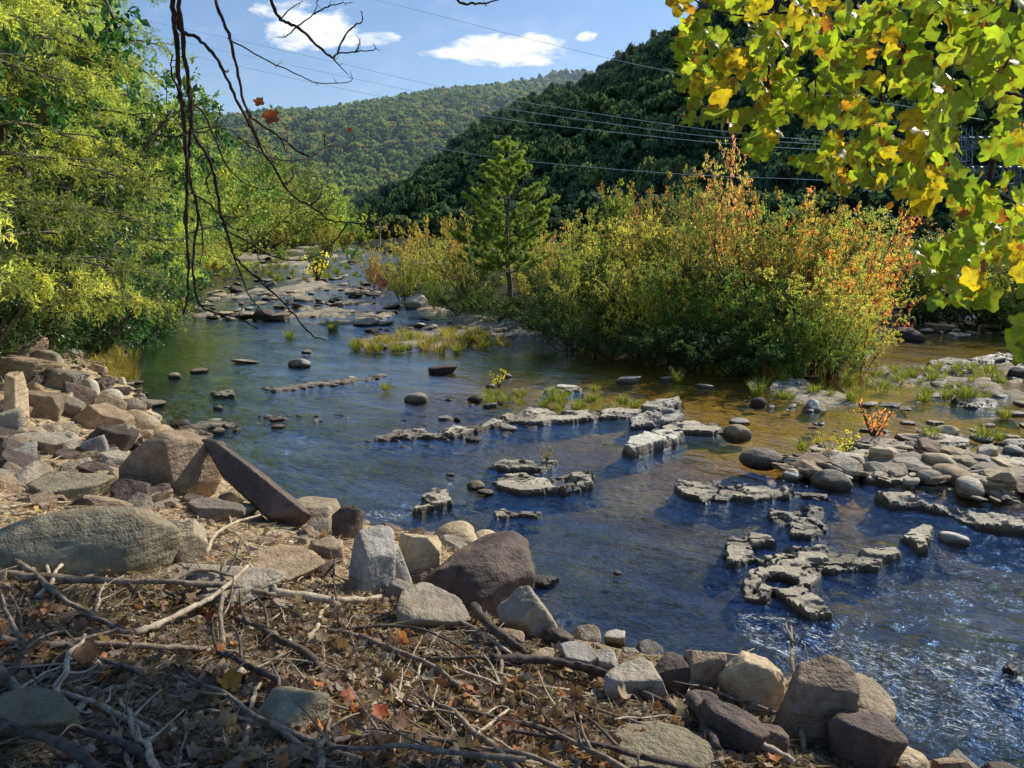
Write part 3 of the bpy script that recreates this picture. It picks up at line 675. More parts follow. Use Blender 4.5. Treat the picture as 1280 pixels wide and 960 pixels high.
BANK = [  # px, py, w, h, colour, kind, rot, tilt, deep, label
 (112,684,236,84,'green','round',-4,(0,2),.40,'long grey-green boulder in dappled shade, lying across the leaf litter'),
 (236,684,56,58,'tan','angular',20,(0,8),.8,'yellowish broken rock butted against the end of the long dappled boulder'),
 (262,731,190,38,'grey','slab',-8,(3,2),.6,'wide low grey slab half buried behind the crossed branches'),
 (335,708,140,40,'brown','slab',12,(5,6),.8,'flat tan-brown slab right of the long dappled boulder'),
 (84,612,92,34,'green','slab',5,(6,3),.8,'flat grey-green slab on the sunny leaf-strewn slope'),
 (222,581,106,92,'brown','angular',30,(0,14),.75,'large upright brown boulder on the waterline with a peaked top'),
 (396,641,66,32,'tan','slab',0,(0,4),.8,'smooth pale tan rock behind the leaning dark slab'),
 (434,656,44,44,'dark','angular',10,(0,0),.8,'small dark wedge rock between the pale rock and the blue-grey rocks'),
 (468,712,72,84,'bluegrey','angular',40,(0,20),.7,'angular blue-grey rock with a sharp sunlit edge'),
 (492,712,44,72,'bluegrey','angular',10,(0,-16),.7,'narrow blue-grey rock leaning against the tan rock'),
 (527,694,56,52,'tan','angular',0,(0,8),.8,'honey-coloured rock left of the big dark boulder'),
 (571,672,54,34,'tan','round',10,(0,-6),.9,'rounded tan rock behind the big dark boulder'),
 (606,680,42,30,'tan','round',0,(0,0),.9,'small tan rock peeping over the big dark boulder'),
 (605,728,150,106,'dark','angular',38,(0,5),.85,'big dark brown boulder at the water edge, the largest of the shore'),
 (545,768,96,44,'grey','slab',8,(12,16),.8,'flat grey slab sloping down in front of the big dark boulder'),
 (660,775,60,66,'grey','slab',50,(0,-38),.9,'tilted grey slab propped on the right side of the big dark boulder'),
 (697,802,44,30,'dark','angular',0,(0,12),.8,'small dark rock below the tilted grey slab'),
 (722,826,56,30,'bluegrey','slab',10,(0,8),.8,'low blue-grey rock in the shore row beside the waterline'),
 (757,832,34,30,'bluegrey','angular',10,(0,0),.8,'small bright blue-grey rock with a pointed top'),
 (795,858,86,54,'grey','angular',5,(0,8),.8,'flat-faced grey boulder right of the long driftwood pole'),
 (838,852,58,54,'dark','angular',0,(0,14),.8,'dark boulder squeezed between grey and brown boulders'),
 (872,846,60,66,'brown','angular',15,(0,10),.7,'brown angular boulder left of the tall tan one'),
 (937,857,78,86,'tan','angular',40,(0,-6),.8,'tall tan boulder with squared shoulders'),
 (1012,890,90,108,'brown','angular',20,(0,14),.8,'tall brown and ochre boulder behind the upright dead stump'),
 (1072,880,84,62,'tan','round',0,(0,16),1.,'smooth pale rock sloping into the water behind the ochre boulder'),
 (1074,932,86,76,'dark','angular',15,(0,10),.8,'dark mossy boulder at the bottom of the shore row'),
 (912,915,84,66,'dark','angular',0,(0,8),.8,'dark purplish rock under the tall tan boulder'),
 (826,948,150,56,'green','round',6,(0,3),.8,'broad grey-green boulder cut off by the bottom edge'),
 (372,892,104,62,'green','angular',30,(0,10),.8,'rounded grey-green rock rising from the leaf litter'),
 (30,905,110,60,'green','slab',0,(3,3),.8,'flat shaded mossy stone in the lower left corner'),
 (960,930,60,44,'dark','angular',0,(0,0),.8,'small dark rock at the foot of the dead stump'),
 (1128,950,60,34,'tan','round',0,(0,12),.9,'pale wet rock at the water in the bottom right corner of the bank'),
 (22,500,36,64,'tan','angular',70,(0,8),.6,'upright weathered tan rock at the upper left of the slope'),
 (7,432,52,34,'tan','angular',0,(0,8),.8,'brown rock under the dark leaves at the left edge'),
 (35,440,48,34,'brown','angular',20,(0,8),.8,'brown block beneath the leafy bushes'),
 (60,454,34,28,'grey','angular',0,(0,0),.8,'small grey block in the shade of the bushes'),
 (36,464,66,30,'brown','slab',0,(0,12),.8,'flat brown slab on top of the far slope'),
 (82,478,52,26,'grey','slab',10,(0,14),.8,'grey slab leaning down the far slope'),
 (96,497,34,30,'dark','slab',30,(0,30),.8,'dark steep slab in the middle of the far slope'),
 (86,510,40,26,'grey','angular',0,(0,6),.8,'grey rock left of the dark steep slab'),
 (130,526,66,34,'brown','slab',-20,(0,24),.8,'long brown slab pointing down to the pool'),
 (142,548,54,28,'dark','slab',-10,(0,16),.8,'dark flat slab with a shaded underside'),
 (175,530,44,28,'tan','round',0,(0,12),.8,'pale tan rock just above the waterline'),
 (136,497,30,18,'pale','round',0,(0,0),.8,'pale rounded rock at the pool edge'),
 (112,488,24,22,'pale','round',0,(0,0),.8,'pale block above the golden reeds'),
 (14,530,36,36,'grey','angular',0,(0,0),.8,'grey block at the left edge below the upright weathered rock'),
 (54,508,56,34,'brown','angular',0,(0,10),.8,'brown block in the middle of the upper slope'),
 (64,556,72,28,'grey','slab',0,(4,6),.8,'flat grey slab among bleached twigs'),
 (22,570,48,26,'bluegrey','slab',0,(0,0),.8,'pale blue-grey stone at the left edge'),
 (120,560,32,28,'bluegrey','angular',0,(0,0),.8,'blue-grey wedge left of the large brown boulder'),
 (150,578,60,22,'grey','slab',0,(0,10),.8,'thin grey slab left of the large brown boulder'),
 (165,508,26,16,'grey','round',0,(0,0),.8,'small grey cobble near the pool'),
 (265,640,60,26,'grey','slab',0,(0,6),.8,'flat grey stone below the large brown boulder'),
 (290,622,34,20,'tan','angular',0,(0,0),.8,'small tan stone beside the leaning dark slab'),
 (300,640,40,22,'grey','angular',0,(0,0),.8,'small grey stone under the leaning dark slab'),
 (410,690,44,26,'brown','slab',0,(0,6),.8,'brown flat stone left of the blue-grey rocks'),
 (505,745,40,30,'grey','slab',0,(0,16),.8,'small grey slab under the blue-grey rocks'),
 (630,800,46,26,'brown','angular',0,(0,6),.8,'brown stone below the big dark boulder'),
 (680,824,40,22,'brown','angular',0,(0,6),.8,'brown stone touching the driftwood pole'),
 (770,800,30,18,'pale','slab',0,(0,0),.8,'thin pale rock at the waterline'),
 (880,890,50,40,'dark','angular',0,(0,6),.8,'dark stone below the brown angular boulder'),
]
for b in BANK:
    px, py, w_, h_, mt_, kd, rt, ti, dp, lab = b
    put_rock('boulder' if w_ > 50 else 'rock', lab, 'boulder' if w_ > 50 else 'rock', px, py, w_, h_, mt_, kd, rt, ti, dp)
# leaning dark slab
a = at(382, 662, hit(382, 662)[0][1] - .1); D0 = a[1]
b_ = at(268, 566, D0 + .75)
ax = b_ - a; Ls = np.linalg.norm(ax)
me = rock_mesh('leaning_slab', 77, 5, (Ls * 1.1, .31, .25), 'slab', 'dark')
o = link('leaning_slab', me, None, tuple((a + b_) / 2))
xa = ax / Ls; za = np.array([-.25, -.75, .62]); za = za - xa * (za @ xa); za /= np.linalg.norm(za); ya = np.cross(za, xa)
o.rotation_euler = Matrix((xa, ya, za)).transposed().to_euler()
tag(o, 'long dark slab leaning up out of the shore rocks towards the river', 'boulder')

# ---- shore filler stones
rr = np.random.RandomState(21)
SMALL = {}
for mt_ in ('grey', 'brown', 'tan', 'dark', 'bluegrey', 'riffle', 'pale', 'ledge'):
    for kd in ('angular', 'round', 'slab'):
        SMALL[mt_, kd] = [rock_mesh('stone', 500 + 7 * i + len(SMALL) * 31, 3, (1, .85, .62 if kd != 'slab' else .34), kd, mt_) for i in range(3)]
def small(name, label, cat, x, y, z, s, mt_, kd, group, r=rr, sz=1.):
    me = SMALL[mt_, kd][r.randint(3)]
    o = link(name, me, None, (x, y, z), (r.normal(0, .14), r.normal(0, .14), r.rand() * 6.28), (s * (.8 + .5 * r.rand()), s * (.8 + .4 * r.rand()), s * sz * (.7 + .5 * r.rand())))
    return tag(o, label, cat, group)
NP_ = np.array(NEAR[4:40]); seg = np.diff(NP_, axis=0); sl_ = np.hypot(seg[:, 0], seg[:, 1]); keep = np.hypot(NP_[:-1, 0], NP_[:-1, 1]) < 24
cum = np.cumsum(np.where(keep, sl_, 0)); n = 0
tot = cum[-1]
while n < 250:
    q = rr.rand() * tot; k = int(np.searchsorted(cum, q)); f_ = rr.rand(); p0 = NP_[k] + seg[k] * f_
    nn = np.array([-seg[k][1], seg[k][0]]) / sl_[k]
    inl = rr.exponential(.55) - .25
    if rr.rand() < .3: inl = rr.rand() * 3.2
    # inland is to the left of travel
    for sgn in (1, -1):
        c = p0 + nn * inl * sgn
        if (sdf(c[0], c[1], NEAR) > 0) == (inl > 0): break
    z = hz(*c); dd = math.hypot(*c)
    if dd < 4.6 and inl > .8: continue
    s = (.10 + .22 * rr.rand()**2) * (1.5 if dd > 11 else 1.)
    mt_ = ['grey', 'brown', 'brown', 'dark', 'dark', 'grey'][rr.randint(6)]
    small('stone', 'small broken stone among the larger shore boulders', 'stone', c[0], c[1], z + s * .1, s, mt_, ['angular', 'slab', 'angular'][rr.randint(3)], 'small stones filling the shore')
    n += 1

# ---- rock ledges standing in the river
def ledge(name, label, poly, top=.13, step=.045, holes=(), seed=1, mat='ledge', rough=1., cat='rock ledge', group=None):
    top = top * .44
    P = np.array([gp(x, y, top * .8) for x, y in poly]); x0, y0 = P.min(0) - .1; x1, y1 = P.max(0) + .1
    step = max(step * .7, math.sqrt((x1 - x0) * (y1 - y0) / 26000))
    xs = np.arange(x0, x1, step); ys = np.arange(y0, y1, step); X, Y = np.meshgrid(xs, ys, indexing='ij')
    jit = .035 * fbm(X * 5, Y * 5, seed, 3) + .05 * np.round(fbm(X * 4 + Y, Y * 6, seed + 1, 2) * 3.5) / 3.5 + .004 * fbm(X * 15, Y * 15, seed, 2)
    s = sdf(X, Y, P) + jit * rough
    for (hx, hy, hr) in holes:
        c = gp(hx, hy, top * .8); s = np.minimum(s, np.hypot(X - c[0], (Y - c[1])) - hr + jit)
    base = -.2
    plateau = top * (1 + .35 * fbm(X * 1.1, Y * 1.1, seed + 3, 3)) + .022 * fbm(X * 6, Y * 9, seed, 3) * rough
    pot = np.clip(fbm(X * 3.3, Y * 3.3, seed + 9, 2) - .12, 0, 1); plateau = plateau - np.clip(pot * 3.2, 0, 1) * top * .8
    ter = np.round(plateau / .035) * .035; plateau = .45 * plateau + .55 * ter + .006 * fbm(X * 20, Y * 20, seed, 2)
    crk = np.abs(fbm(X * 1.9 + 4, Y * 3.1, seed + 5, 3)); plateau = plateau - .045 * (1 - sstep(.0, .035, crk))
    e = sstep(-1.3 * step, .9 * step, s)
    Z = (-.09 + np.minimum(s, 0) * 1.2 + .03 * fbm(X * 7, Y * 7, seed + 2, 2)) * (1 - e) + plateau * e
    m_ = s > -.17
    idx = -np.ones(X.shape, int); use = np.zeros(X.shape, bool)
    q = m_[:-1, :-1] & m_[1:, :-1] & m_[:-1, 1:] & m_[1:, 1:]
    use[:-1, :-1] |= q; use[1:, :-1] |= q; use[:-1, 1:] |= q; use[1:, 1:] |= q
    idx[use] = np.arange(use.sum())
    i, j = np.where(q); Q = np.stack([idx[i, j], idx[i + 1, j], idx[i + 1, j + 1], idx[i, j + 1]], 1)
    V = np.stack([X + .012 * fbm(X * 4, Y * 4, Z * 6), Y + .015 * fbm(X * 4, Y * 4, Z * 6 + 8), Z], -1)[use]
    c = V.mean(0); c[2] = 0
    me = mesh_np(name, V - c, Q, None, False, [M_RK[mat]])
    return tag(link(name, me, None, tuple(c)), label, cat, group)
def band(pts, hw):
    """ribbon outline along a pixel line with half-heights"""
    up = [(x, y - h_) for (x, y), h_ in zip(pts, hw)]; dn_ = [(x, y + h_) for (x, y), h_ in zip(pts, hw)][::-1]
    return up + dn_
c9 = lambda L: [(820 + x / 2.4, 560 + y / 2.4) for x, y in L]
c8 = lambda L: [(400 + x / 2.4, 560 + y / 2.4) for x, y in L]
c5 = lambda L: [(400 + x / 2.909, 250 + y / 2.909) for x, y in L]
c6 = lambda L: [(820 + x / 2.783, 250 + y / 2.783) for x, y in L]
ledge('rock_ledge', 'large pitted rock ledge with ragged arms in the blue water, biggest of the near river', c9([(215, 335), (205, 300), (222, 272), (265, 255), (335, 258), (372, 280), (330, 282), (290, 290), (300, 320), (345, 330), (375, 300), (450, 290), (600, 298), (722, 298), (728, 316), (665, 350), (612, 345), (562, 366), (500, 362), (494, 402), (470, 420), (440, 412), (470, 440), (520, 465), (516, 492), (465, 506), (420, 470), (350, 428), (340, 455), (272, 445), (262, 400), (298, 362), (295, 332), (250, 338)]), .17, .03, [(820 + 368 / 2.4, 560 + 398 / 2.4, .16)], 3, rough=1.2)
ledge('rock_ledge', 'small squarish ledge with a round pothole above the largest ledge', c9([(335, 180), (400, 185), (470, 168), (505, 172), (512, 238), (470, 268), (408, 258), (400, 225), (345, 202)]), .15, .03, [(820 + 440 / 2.4, 560 + 200 / 2.4, .10)], 5)
ledge('rock_ledge', 'wedge-shaped pale rock standing alone right of the pothole ledge', c9([(730, 262), (800, 228), (822, 232), (812, 298), (790, 298), (758, 276)]), .2, .03, (), 7)
ledge('rock_ledge', 'low crumbling ledge running left of the cobble bar', c9([(45, 108), (110, 92), (185, 92), (200, 110), (290, 108), (400, 118), (405, 148), (300, 150), (200, 150), (140, 158), (80, 135)]), .13, .035, (), 8, rough=1.6)
ledge('rock_ledge', 'dark wet ledge between the crumbling ledge and the cobble bar', c9([(405, 128), (520, 138), (525, 152), (410, 142)]), .08, .035, (), 9, 'grey')
ledge('rock_ledge', 'long diagonal ledge edging the lower side of the cobble bar', c9([(650, 138), (760, 138), (850, 168), (960, 190), (1060, 205), (1180, 215), (1180, 262), (1060, 240), (960, 232), (905, 200), (800, 172), (700, 168)]), .2, .045, (), 10, rough=1.3)
ledge('rock_ledge', 'broad flat slab ledge behind the cobbles', c6([(695, 835), (800, 830), (940, 840), (950, 860), (850, 885), (760, 890), (700, 870)]), .14, .05, (), 11)
ledge('rock_ledge', 'flat ledge at the right end of the cobble bar', c6([(1040, 880), (1140, 870), (1330, 890), (1330, 930), (1180, 925), (1080, 905)]), .16, .05, (), 12)
ledge('rock_ledge', 'pale tilted ledge at the right frame edge', c6([(1170, 835), (1290, 830), (1330, 850), (1240, 862)]), .15, .05, (), 13)
ledge('rock_ledge', 'low ledge with scattered cobbles near the orange sapling', c6([(870, 815), (960, 805), (1100, 830), (1080, 858), (960, 850), (900, 835)]), .15, .05, (), 14)
ledge('rock_ledge', 'mid-river ledge group, long upper part', c8([(495, 48), (570, 30), (640, 38), (712, 38), (700, 52), (620, 62), (560, 60)]), .16, .04, (), 15)
ledge('rock_ledge', 'mid-river ledge with smooth rounded top below the long upper ledge', c8([(512, 92), (560, 78), (620, 72), (680, 88), (716, 120), (660, 126), (600, 126), (530, 112)]), .18, .035, (), 16)
ledge('rock_ledge', 'lumpy pitted ledge rock at the right end of the mid-river group', c8([(695, 85), (720, 70), (800, 56), (822, 62), (820, 98), (770, 112), (735, 120), (700, 108)]), .24, .03, (), 17, rough=1.6)
ledge('rock_ledge', 'small low slab with a tail alone in the blue water', c8([(522, 188), (550, 178), (590, 184), (660, 194), (655, 204), (600, 202), (560, 210), (530, 204)]), .09, .03, (), 18)
ledge('rock_ledge', 'crusty little ledge with a wake left of the mid-river group', c8([(315, 138), (340, 122), (378, 125), (388, 160), (350, 170), (288, 186), (285, 178), (330, 162)]), .13, .03, (), 19, rough=1.5)
ledge('rock_ledge', 'long thin broken ledge crossing the upper pool', band([(340, 487), (380, 481), (430, 475), (477, 470)], [2.2, 2.6, 2.6, 1.4]), .10, .06, (), 20, rough=1.5)
ledge('rock_ledge', 'short flat ledge at the left of the upper pool', c6([]) or [(262, 489), (280, 486), (294, 488), (292, 494), (265, 494)], .12, .05, (), 21)
ledge('rock_ledge', 'flat pale ledge beside the submerged step', [(234, 530), (258, 526), (296, 527), (298, 532), (262, 534), (236, 535)], .10, .05, (), 22)
ledge('rock_ledge', 'dark ledge line continuing to the wavy ledge in mid river', band([(465, 546), (495, 543), (530, 541), (560, 545)], [2.5, 4.5, 4.5, 2]), .12, .045, (), 23, rough=1.8)
ledge('rock_ledge', 'wavy ledge in mid river with a rising right end', band([(556, 540), (575, 537), (600, 531), (628, 527)], [3, 5.5, 4, 2]), .17, .045, (), 24, rough=1.5)
ledge('rock_ledge', 'long pale ledge bordering the amber pool', c5([(655, 785), (700, 775), (790, 755), (860, 770), (1000, 758), (1020, 775), (1010, 790), (930, 800), (830, 805), (760, 808), (690, 800)]), .16, .05, (), 25)
ledge('rock_ledge', 'pale ledge piece right of the long ledge bordering the amber pool', c5([(1015, 765), (1070, 755), (1165, 762), (1160, 782), (1080, 788), (1015, 788)]), .14, .05, (), 26)
ledge('rock_ledge', 'upper pale slab of the central stepped slabs', c5([(1165, 745), (1230, 728), (1310, 722), (1310, 745), (1240, 760), (1180, 768)]), .24, .05, (), 27)
ledge('rock_ledge', 'middle pale slab of the central stepped slabs', c5([(1125, 795), (1180, 768), (1280, 758), (1330, 775), (1300, 800), (1210, 812), (1130, 815)]), .24, .05, (), 28, 'pale')
ledge('rock_ledge', 'lowest and brightest slab of the central stepped slabs', c5([(1095, 898), (1120, 870), (1180, 848), (1260, 832), (1320, 840), (1300, 870), (1200, 895), (1130, 912)]), .27, .04, (), 29, 'pale')
ledge('rock_ledge', 'flat slab right of the central stepped slabs', c6([(20, 785), (100, 765), (150, 770), (200, 780), (240, 795), (200, 808), (120, 802), (40, 805)]), .17, .045, (), 30)
ledge('rock_ledge', 'thin raised slab at the left of the amber shallows', c6([(-40, 720), (0, 700), (80, 682), (88, 692), (40, 712), (-20, 732)]), .17, .045, (), 31)
ledge('rock_ledge', 'grass-fringed ledge in the amber pool', c5([(815, 690), (880, 672), (940, 672), (955, 688), (880, 695), (830, 698)]), .12, .06, (), 32)
ledge('rock_ledge', 'reed-covered ledge above the upper pool', c5([(100, 520), (200, 495), (330, 480), (500, 470), (560, 480), (480, 505), (330, 520), (180, 530)]), .15, .09, (), 33, 'riffle')
ledge('rock_ledge', 'flat shaded ledge at the foot of the pine', c5([(490, 458), (560, 445), (660, 448), (720, 462), (640, 475), (540, 475)]), .3, .09, (), 34, 'riffle')
ledge('rock_ledge', 'low ledge with a grassy top in the right channel', c6([(390, 640), (440, 622), (520, 618), (525, 640), (460, 650), (400, 655)]), .14, .06, (), 35)
ledge('rock_ledge', 'dark ledge in the right channel whitewater', c6([(940, 560), (1010, 548), (1110, 560), (1120, 590), (1040, 600), (960, 585)]), .14, .08, (), 36, 'riffle')
ledge('rock_ledge', 'long low ledge below the right channel whitewater', c6([(880, 605), (960, 600), (1060, 620), (1090, 640), (1000, 640), (900, 618)]), .12, .08, (), 37, 'riffle')
ledge('rock_ledge', 'right channel ledge with a lone grass tuft', c6([(1030, 690), (1090, 680), (1190, 690), (1195, 712), (1100, 718), (1045, 708)]), .14, .07, (), 38, 'riffle')
ledge('rock_ledge', 'bright thin ledge near the right channel rapids', c6([(1080, 550), (1190, 530), (1290, 535), (1285, 552), (1180, 558), (1100, 566)]), .12, .08, (), 39, 'riffle')
ledge('rock_ledge', 'dark rock breaking the foam at the right edge', c9([(1035, 630), (1070, 640), (1130, 680), (1180, 720), (1160, 728), (1090, 690), (1040, 655)]), .10, .035, (), 40, 'dark')

RIV = [  # px, py, w, h, colour, kind, label
 (375, 454, 27, 12, 'pale', 'round', 'bright pale boulder alone in the upper pool'),
 (332, 395, 30, 15, 'dark', 'round', 'dark rounded rock beside the bleached snag in the riffle'),
 (350, 397, 26, 10, 'riffle', 'slab', 'flat rock next to the dark rounded riffle rock'),
 (522, 379, 32, 15, 'pale', 'angular', 'whitish boulder at the tip of the shrub island'),
 (477, 433, 14, 7, 'pale', 'round', 'small white stone in front of the reed bed'),
 (520, 498, 27, 14, 'grey', 'round', 'dark-sided pale-topped rock in mid river'),
 (553, 462, 34, 11, 'dark', 'slab', 'dark wedge rock awash above mid river'),
 (635, 470, 10, 5, 'pale', 'round', 'tiny pale stone in the pine reflection'),
 (649, 490, 18, 7, 'pale', 'round', 'pale flat stone at the left of the amber pool'),
 (613, 483, 12, 6, 'grey', 'round', 'small grey stone near the yellow weeds'),
 (706, 485, 34, 9, 'pale', 'slab', 'bumpy pale rock at the far side of the amber pool'),
 (788, 475, 30, 9, 'pale', 'slab', 'flat pale rock in the shaded amber water'),
 (832, 474, 16, 6, 'pale', 'slab', 'thin pale rock at the end of the shaded water'),
 (636, 535, 20, 7, 'pale', 'round', 'oval white stone right of the wavy ledge'),
 (592, 549, 21, 7, 'dark', 'round', 'small dark stone under the wavy ledge'),
 (594, 499, 20, 9, 'dark', 'round', 'dark stone above the wavy ledge'),
 (572, 525, 10, 6, 'dark', 'round', 'little dark stone upstream of the wavy ledge'),
 (556, 523, 22, 6, 'pale', 'slab', 'thin pale stone upstream of the wavy ledge'),
 (612, 507, 20, 7, 'grey', 'slab', 'low grey stone beside the yellow weeds'),
 (218, 470, 15, 8, 'grey', 'round', 'small grey rock in the green pool'),
 (249, 464, 22, 6, 'grey', 'slab', 'low flat rock in the green pool'),
 (153, 477, 10, 10, 'pale', 'round', 'pale stone in front of the golden reeds'),
 (171, 489, 14, 6, 'grey', 'slab', 'grey stone by the near edge of the green pool'),
 (310, 452, 32, 5, 'riffle', 'slab', 'low line of rock at the head of the upper pool'),
 (384, 440, 16, 4, 'brown', 'slab', 'reddish flat stone just under the surface'),
 (273, 510, 12, 6, 'grey', 'round', 'grey pebble left of the long thin ledge'),
 (273, 539, 16, 8, 'grey', 'round', 'rounded grey stone below the flat pale ledge'),
 (261, 544, 12, 6, 'brown', 'round', 'brown stone below the flat pale ledge'),
 (347, 533, 18, 6, 'brown', 'round', 'reddish oval stone near the submerged step'),
 (345, 525, 18, 5, 'brown', 'slab', 'thin brown stone on the submerged step'),
 (252, 541, 8, 4, 'brown', 'round', 'tiny brown stone below the flat pale ledge'),
 (296, 538, 12, 5, 'brown', 'round', 'brown oval stone right of the rounded grey one'),
 (166, 516, 14, 8, 'pale', 'round', 'light stone at the near pool shore'),
 (185, 519, 12, 7, 'grey', 'round', 'grey stone at the near pool shore'),
 (920, 541, 37, 19, 'tan', 'round', 'tan domed boulder beside the central slabs'),
 (924, 528, 28, 8, 'pale', 'slab', 'white flat stone behind the tan domed boulder'),
 (1015, 508, 23, 13, 'pale', 'angular', 'white angular stone in the amber shallows'),
 (946, 503, 22, 13, 'dark', 'round', 'dark rounded stone in the amber shallows'),
 (952, 573, 54, 24, 'grey', 'round', 'large low dome boulder left of the cobble bar'),
 (1134, 419, 40, 17, 'dark', 'round', 'dark boulder in the still water of the right channel'),
 (1172, 410, 34, 11, 'brown', 'slab', 'flat brown rock behind the dark channel boulder'),
 (1216, 417, 16, 5, 'brown', 'slab', 'thin rock right of the dark channel boulder'),
 (1270, 466, 22, 14, 'dark', 'round', 'dark rock at the right edge beside the rapids'),
 (1037, 601, 50, 26, 'grey', 'round', 'big smooth boulder on the front of the cobble bar'),
 (1092, 588, 36, 20, 'grey', 'round', 'dark smooth boulder beneath the pyramid rock'),
 (1100, 570, 38, 26, 'tan', 'angular', 'pyramid-shaped rock on the cobble bar'),
 (1190, 673, 36, 18, 'pale', 'round', 'pale rounded rock right of the wedge-shaped rock'),
 (1250, 605, 44, 36, 'tan', 'angular', 'broken tan block at the right end of the cobble bar'),
 (991, 595, 26, 14, 'pale', 'round', 'pale stone at the left end of the cobble bar'),
 (1182, 540, 30, 16, 'tan', 'round', 'tan rounded rock with grass beside it'),
 (595, 607, 25, 11, 'brown', 'round', 'brown stone left of the mid-river ledge group'),
 (606, 615, 22, 8, 'brown', 'round', 'flat brown stone under its brown neighbour'),
 (563, 593, 12, 5, 'grey', 'round', 'small stone upstream of the mid-river ledge group'),
 (1168, 529, 20, 6, 'pale', 'slab', 'pale flat stone near the orange sapling'),
 (1085, 538, 22, 6, 'grey', 'slab', 'grey flat stone by the orange sapling'),
 (1134, 529, 18, 5, 'pale', 'slab', 'thin pale stone right of the orange sapling'),
 (1130, 560, 22, 7, 'tan', 'round', 'tan oval stone at the back of the cobble bar'),
 (772, 716, 12, 6, 'brown', 'round', 'reddish stone just below the surface'),
 (882, 483, 20, 6, 'pale', 'slab', 'low pale stone in the amber channel'),
 (1245, 610, 40, 24, 'tan', 'angular', 'rough tan stone low at the right of the bar'),
]
for q in RIV:
    put_rock('river_rock', q[6], 'rock', q[0], q[1], q[2], q[3], q[4], q[5], rr.rand() * 40 - 20, (rr.normal(0, 3), rr.normal(0, 5)), .75, sink=.35)

# thin bedrock sheets inside the bar
ledge('rock_ledge', 'flat bedrock sheet showing between the cobbles at the middle of the bar', c9([(560, 50), (640, 30), (760, 40), (830, 70), (760, 100), (640, 95)]), .16, .04, (), 51)
ledge('rock_ledge', 'flat bedrock sheet at the right of the cobble bar', c9([(830, 60), (960, 20), (1120, 30), (1120, 90), (960, 110), (850, 100)]), .18, .04, (), 52)
ledge('rock_ledge', 'bedrock tongue reaching from the bar toward the pyramid rock', c9([(440, 45), (520, 30), (600, 40), (580, 70), (500, 85), (450, 75)]), .14, .04, (), 53)
# cobble bar
def inpoly_px(poly, n, r):
    P = np.array(poly); out = []
    while len(out) < n:
        x = P[:, 0].min() + r.rand() * np.ptp(P[:, 0]); y = P[:, 1].min() + r.rand() * np.ptp(P[:, 1])
        if sdf(np.array([x]), np.array([y]), P)[0] > 0: out.append((x, y))
    return out
def scatter(poly, n, smin, smax, mats, kinds, label, group, z=0., sz=.8, r=rr, nm_=None):
    for (x, y) in inpoly_px(poly, n, r):
        g_ = gp(x, y, 0.); s = smin + (smax - smin) * r.rand()**2
        small(nm_ or ('cobble' if s < .5 else 'river_rock'), label, 'rock', g_[0], g_[1], z + s * .05, s, mats[r.randint(len(mats))], kinds[r.randint(len(kinds))], group, r, sz)
BAR = [(975, 590), (1010, 572), (1060, 566), (1090, 555), (1150, 560), (1200, 568), (1290, 580), (1290, 640), (1230, 632), (1180, 620), (1120, 612), (1060, 605), (1010, 602)]
scatter(BAR, 170, .07, .55, ['tan', 'ledge', 'grey', 'grey', 'brown', 'ledge'], ['slab', 'slab', 'angular', 'angular', 'round'], 'smooth cobble packed on the sunny cobble bar', 'cobbles of the bar', .06, .8)
scatter([(980, 575), (1060, 560), (1075, 572), (1000, 590)], 50, .06, .16, ['tan', 'grey', 'brown'], ['round'], 'pebble in the pile at the upper left of the cobble bar', 'pebbles at the corner of the bar', .08, .8, nm_='pebble')
scatter([(1100, 540), (1290, 530), (1290, 575), (1160, 572)], 26, .15, .5, ['tan', 'grey', 'pale'], ['slab', 'round'], 'flat stone in the shallows behind the cobble bar', 'stones behind the cobble bar', .0, .8)
# right channel riffle
scatter([(900, 500), (1000, 470), (1150, 455), (1290, 440), (1290, 520), (1150, 515), (1000, 515)], 46, .12, .6, ['grey', 'riffle', 'pale', 'brown'], ['slab', 'round'], 'low stone in the amber riffle of the right channel', 'stones of the right channel', -.02, .55, nm_='river_stone')
scatter([(1150, 400), (1290, 398), (1290, 425), (1160, 425)], 14, .2, .7, ['brown', 'riffle'], ['slab', 'round'], 'small rock in the shaded back of the right channel', 'stones at the back of the channel', 0, .6)
# far riffle
scatter([(215, 352), (240, 330), (330, 318), (450, 312), (455, 340), (470, 362), (500, 384), (470, 402), (400, 392), (300, 402), (212, 398)], 120, .3, 1.1, ['riffle', 'riffle', 'grey', 'tan', 'dark'], ['slab', 'angular', 'slab'], 'flat rock in the far rocky riffle', 'rocks of the far riffle', 0., .6, nm_='riffle_rock')
scatter([(238, 325), (300, 314), (430, 306), (455, 312), (440, 322), (300, 330)], 40, .4, 1.4, ['riffle', 'riffle', 'tan'], ['slab', 'angular'], 'broad pale rock shelf at the far bend of the river', 'rock shelves at the far bend', 0., .35)
scatter([(400, 400), (480, 392), (600, 408), (640, 420), (560, 428), (420, 420)], 40, .2, 1.0, ['riffle', 'dark', 'grey'], ['slab', 'round'], 'dark rock at the head of the pool below the island', 'rocks beside the island tip', 0., .5)
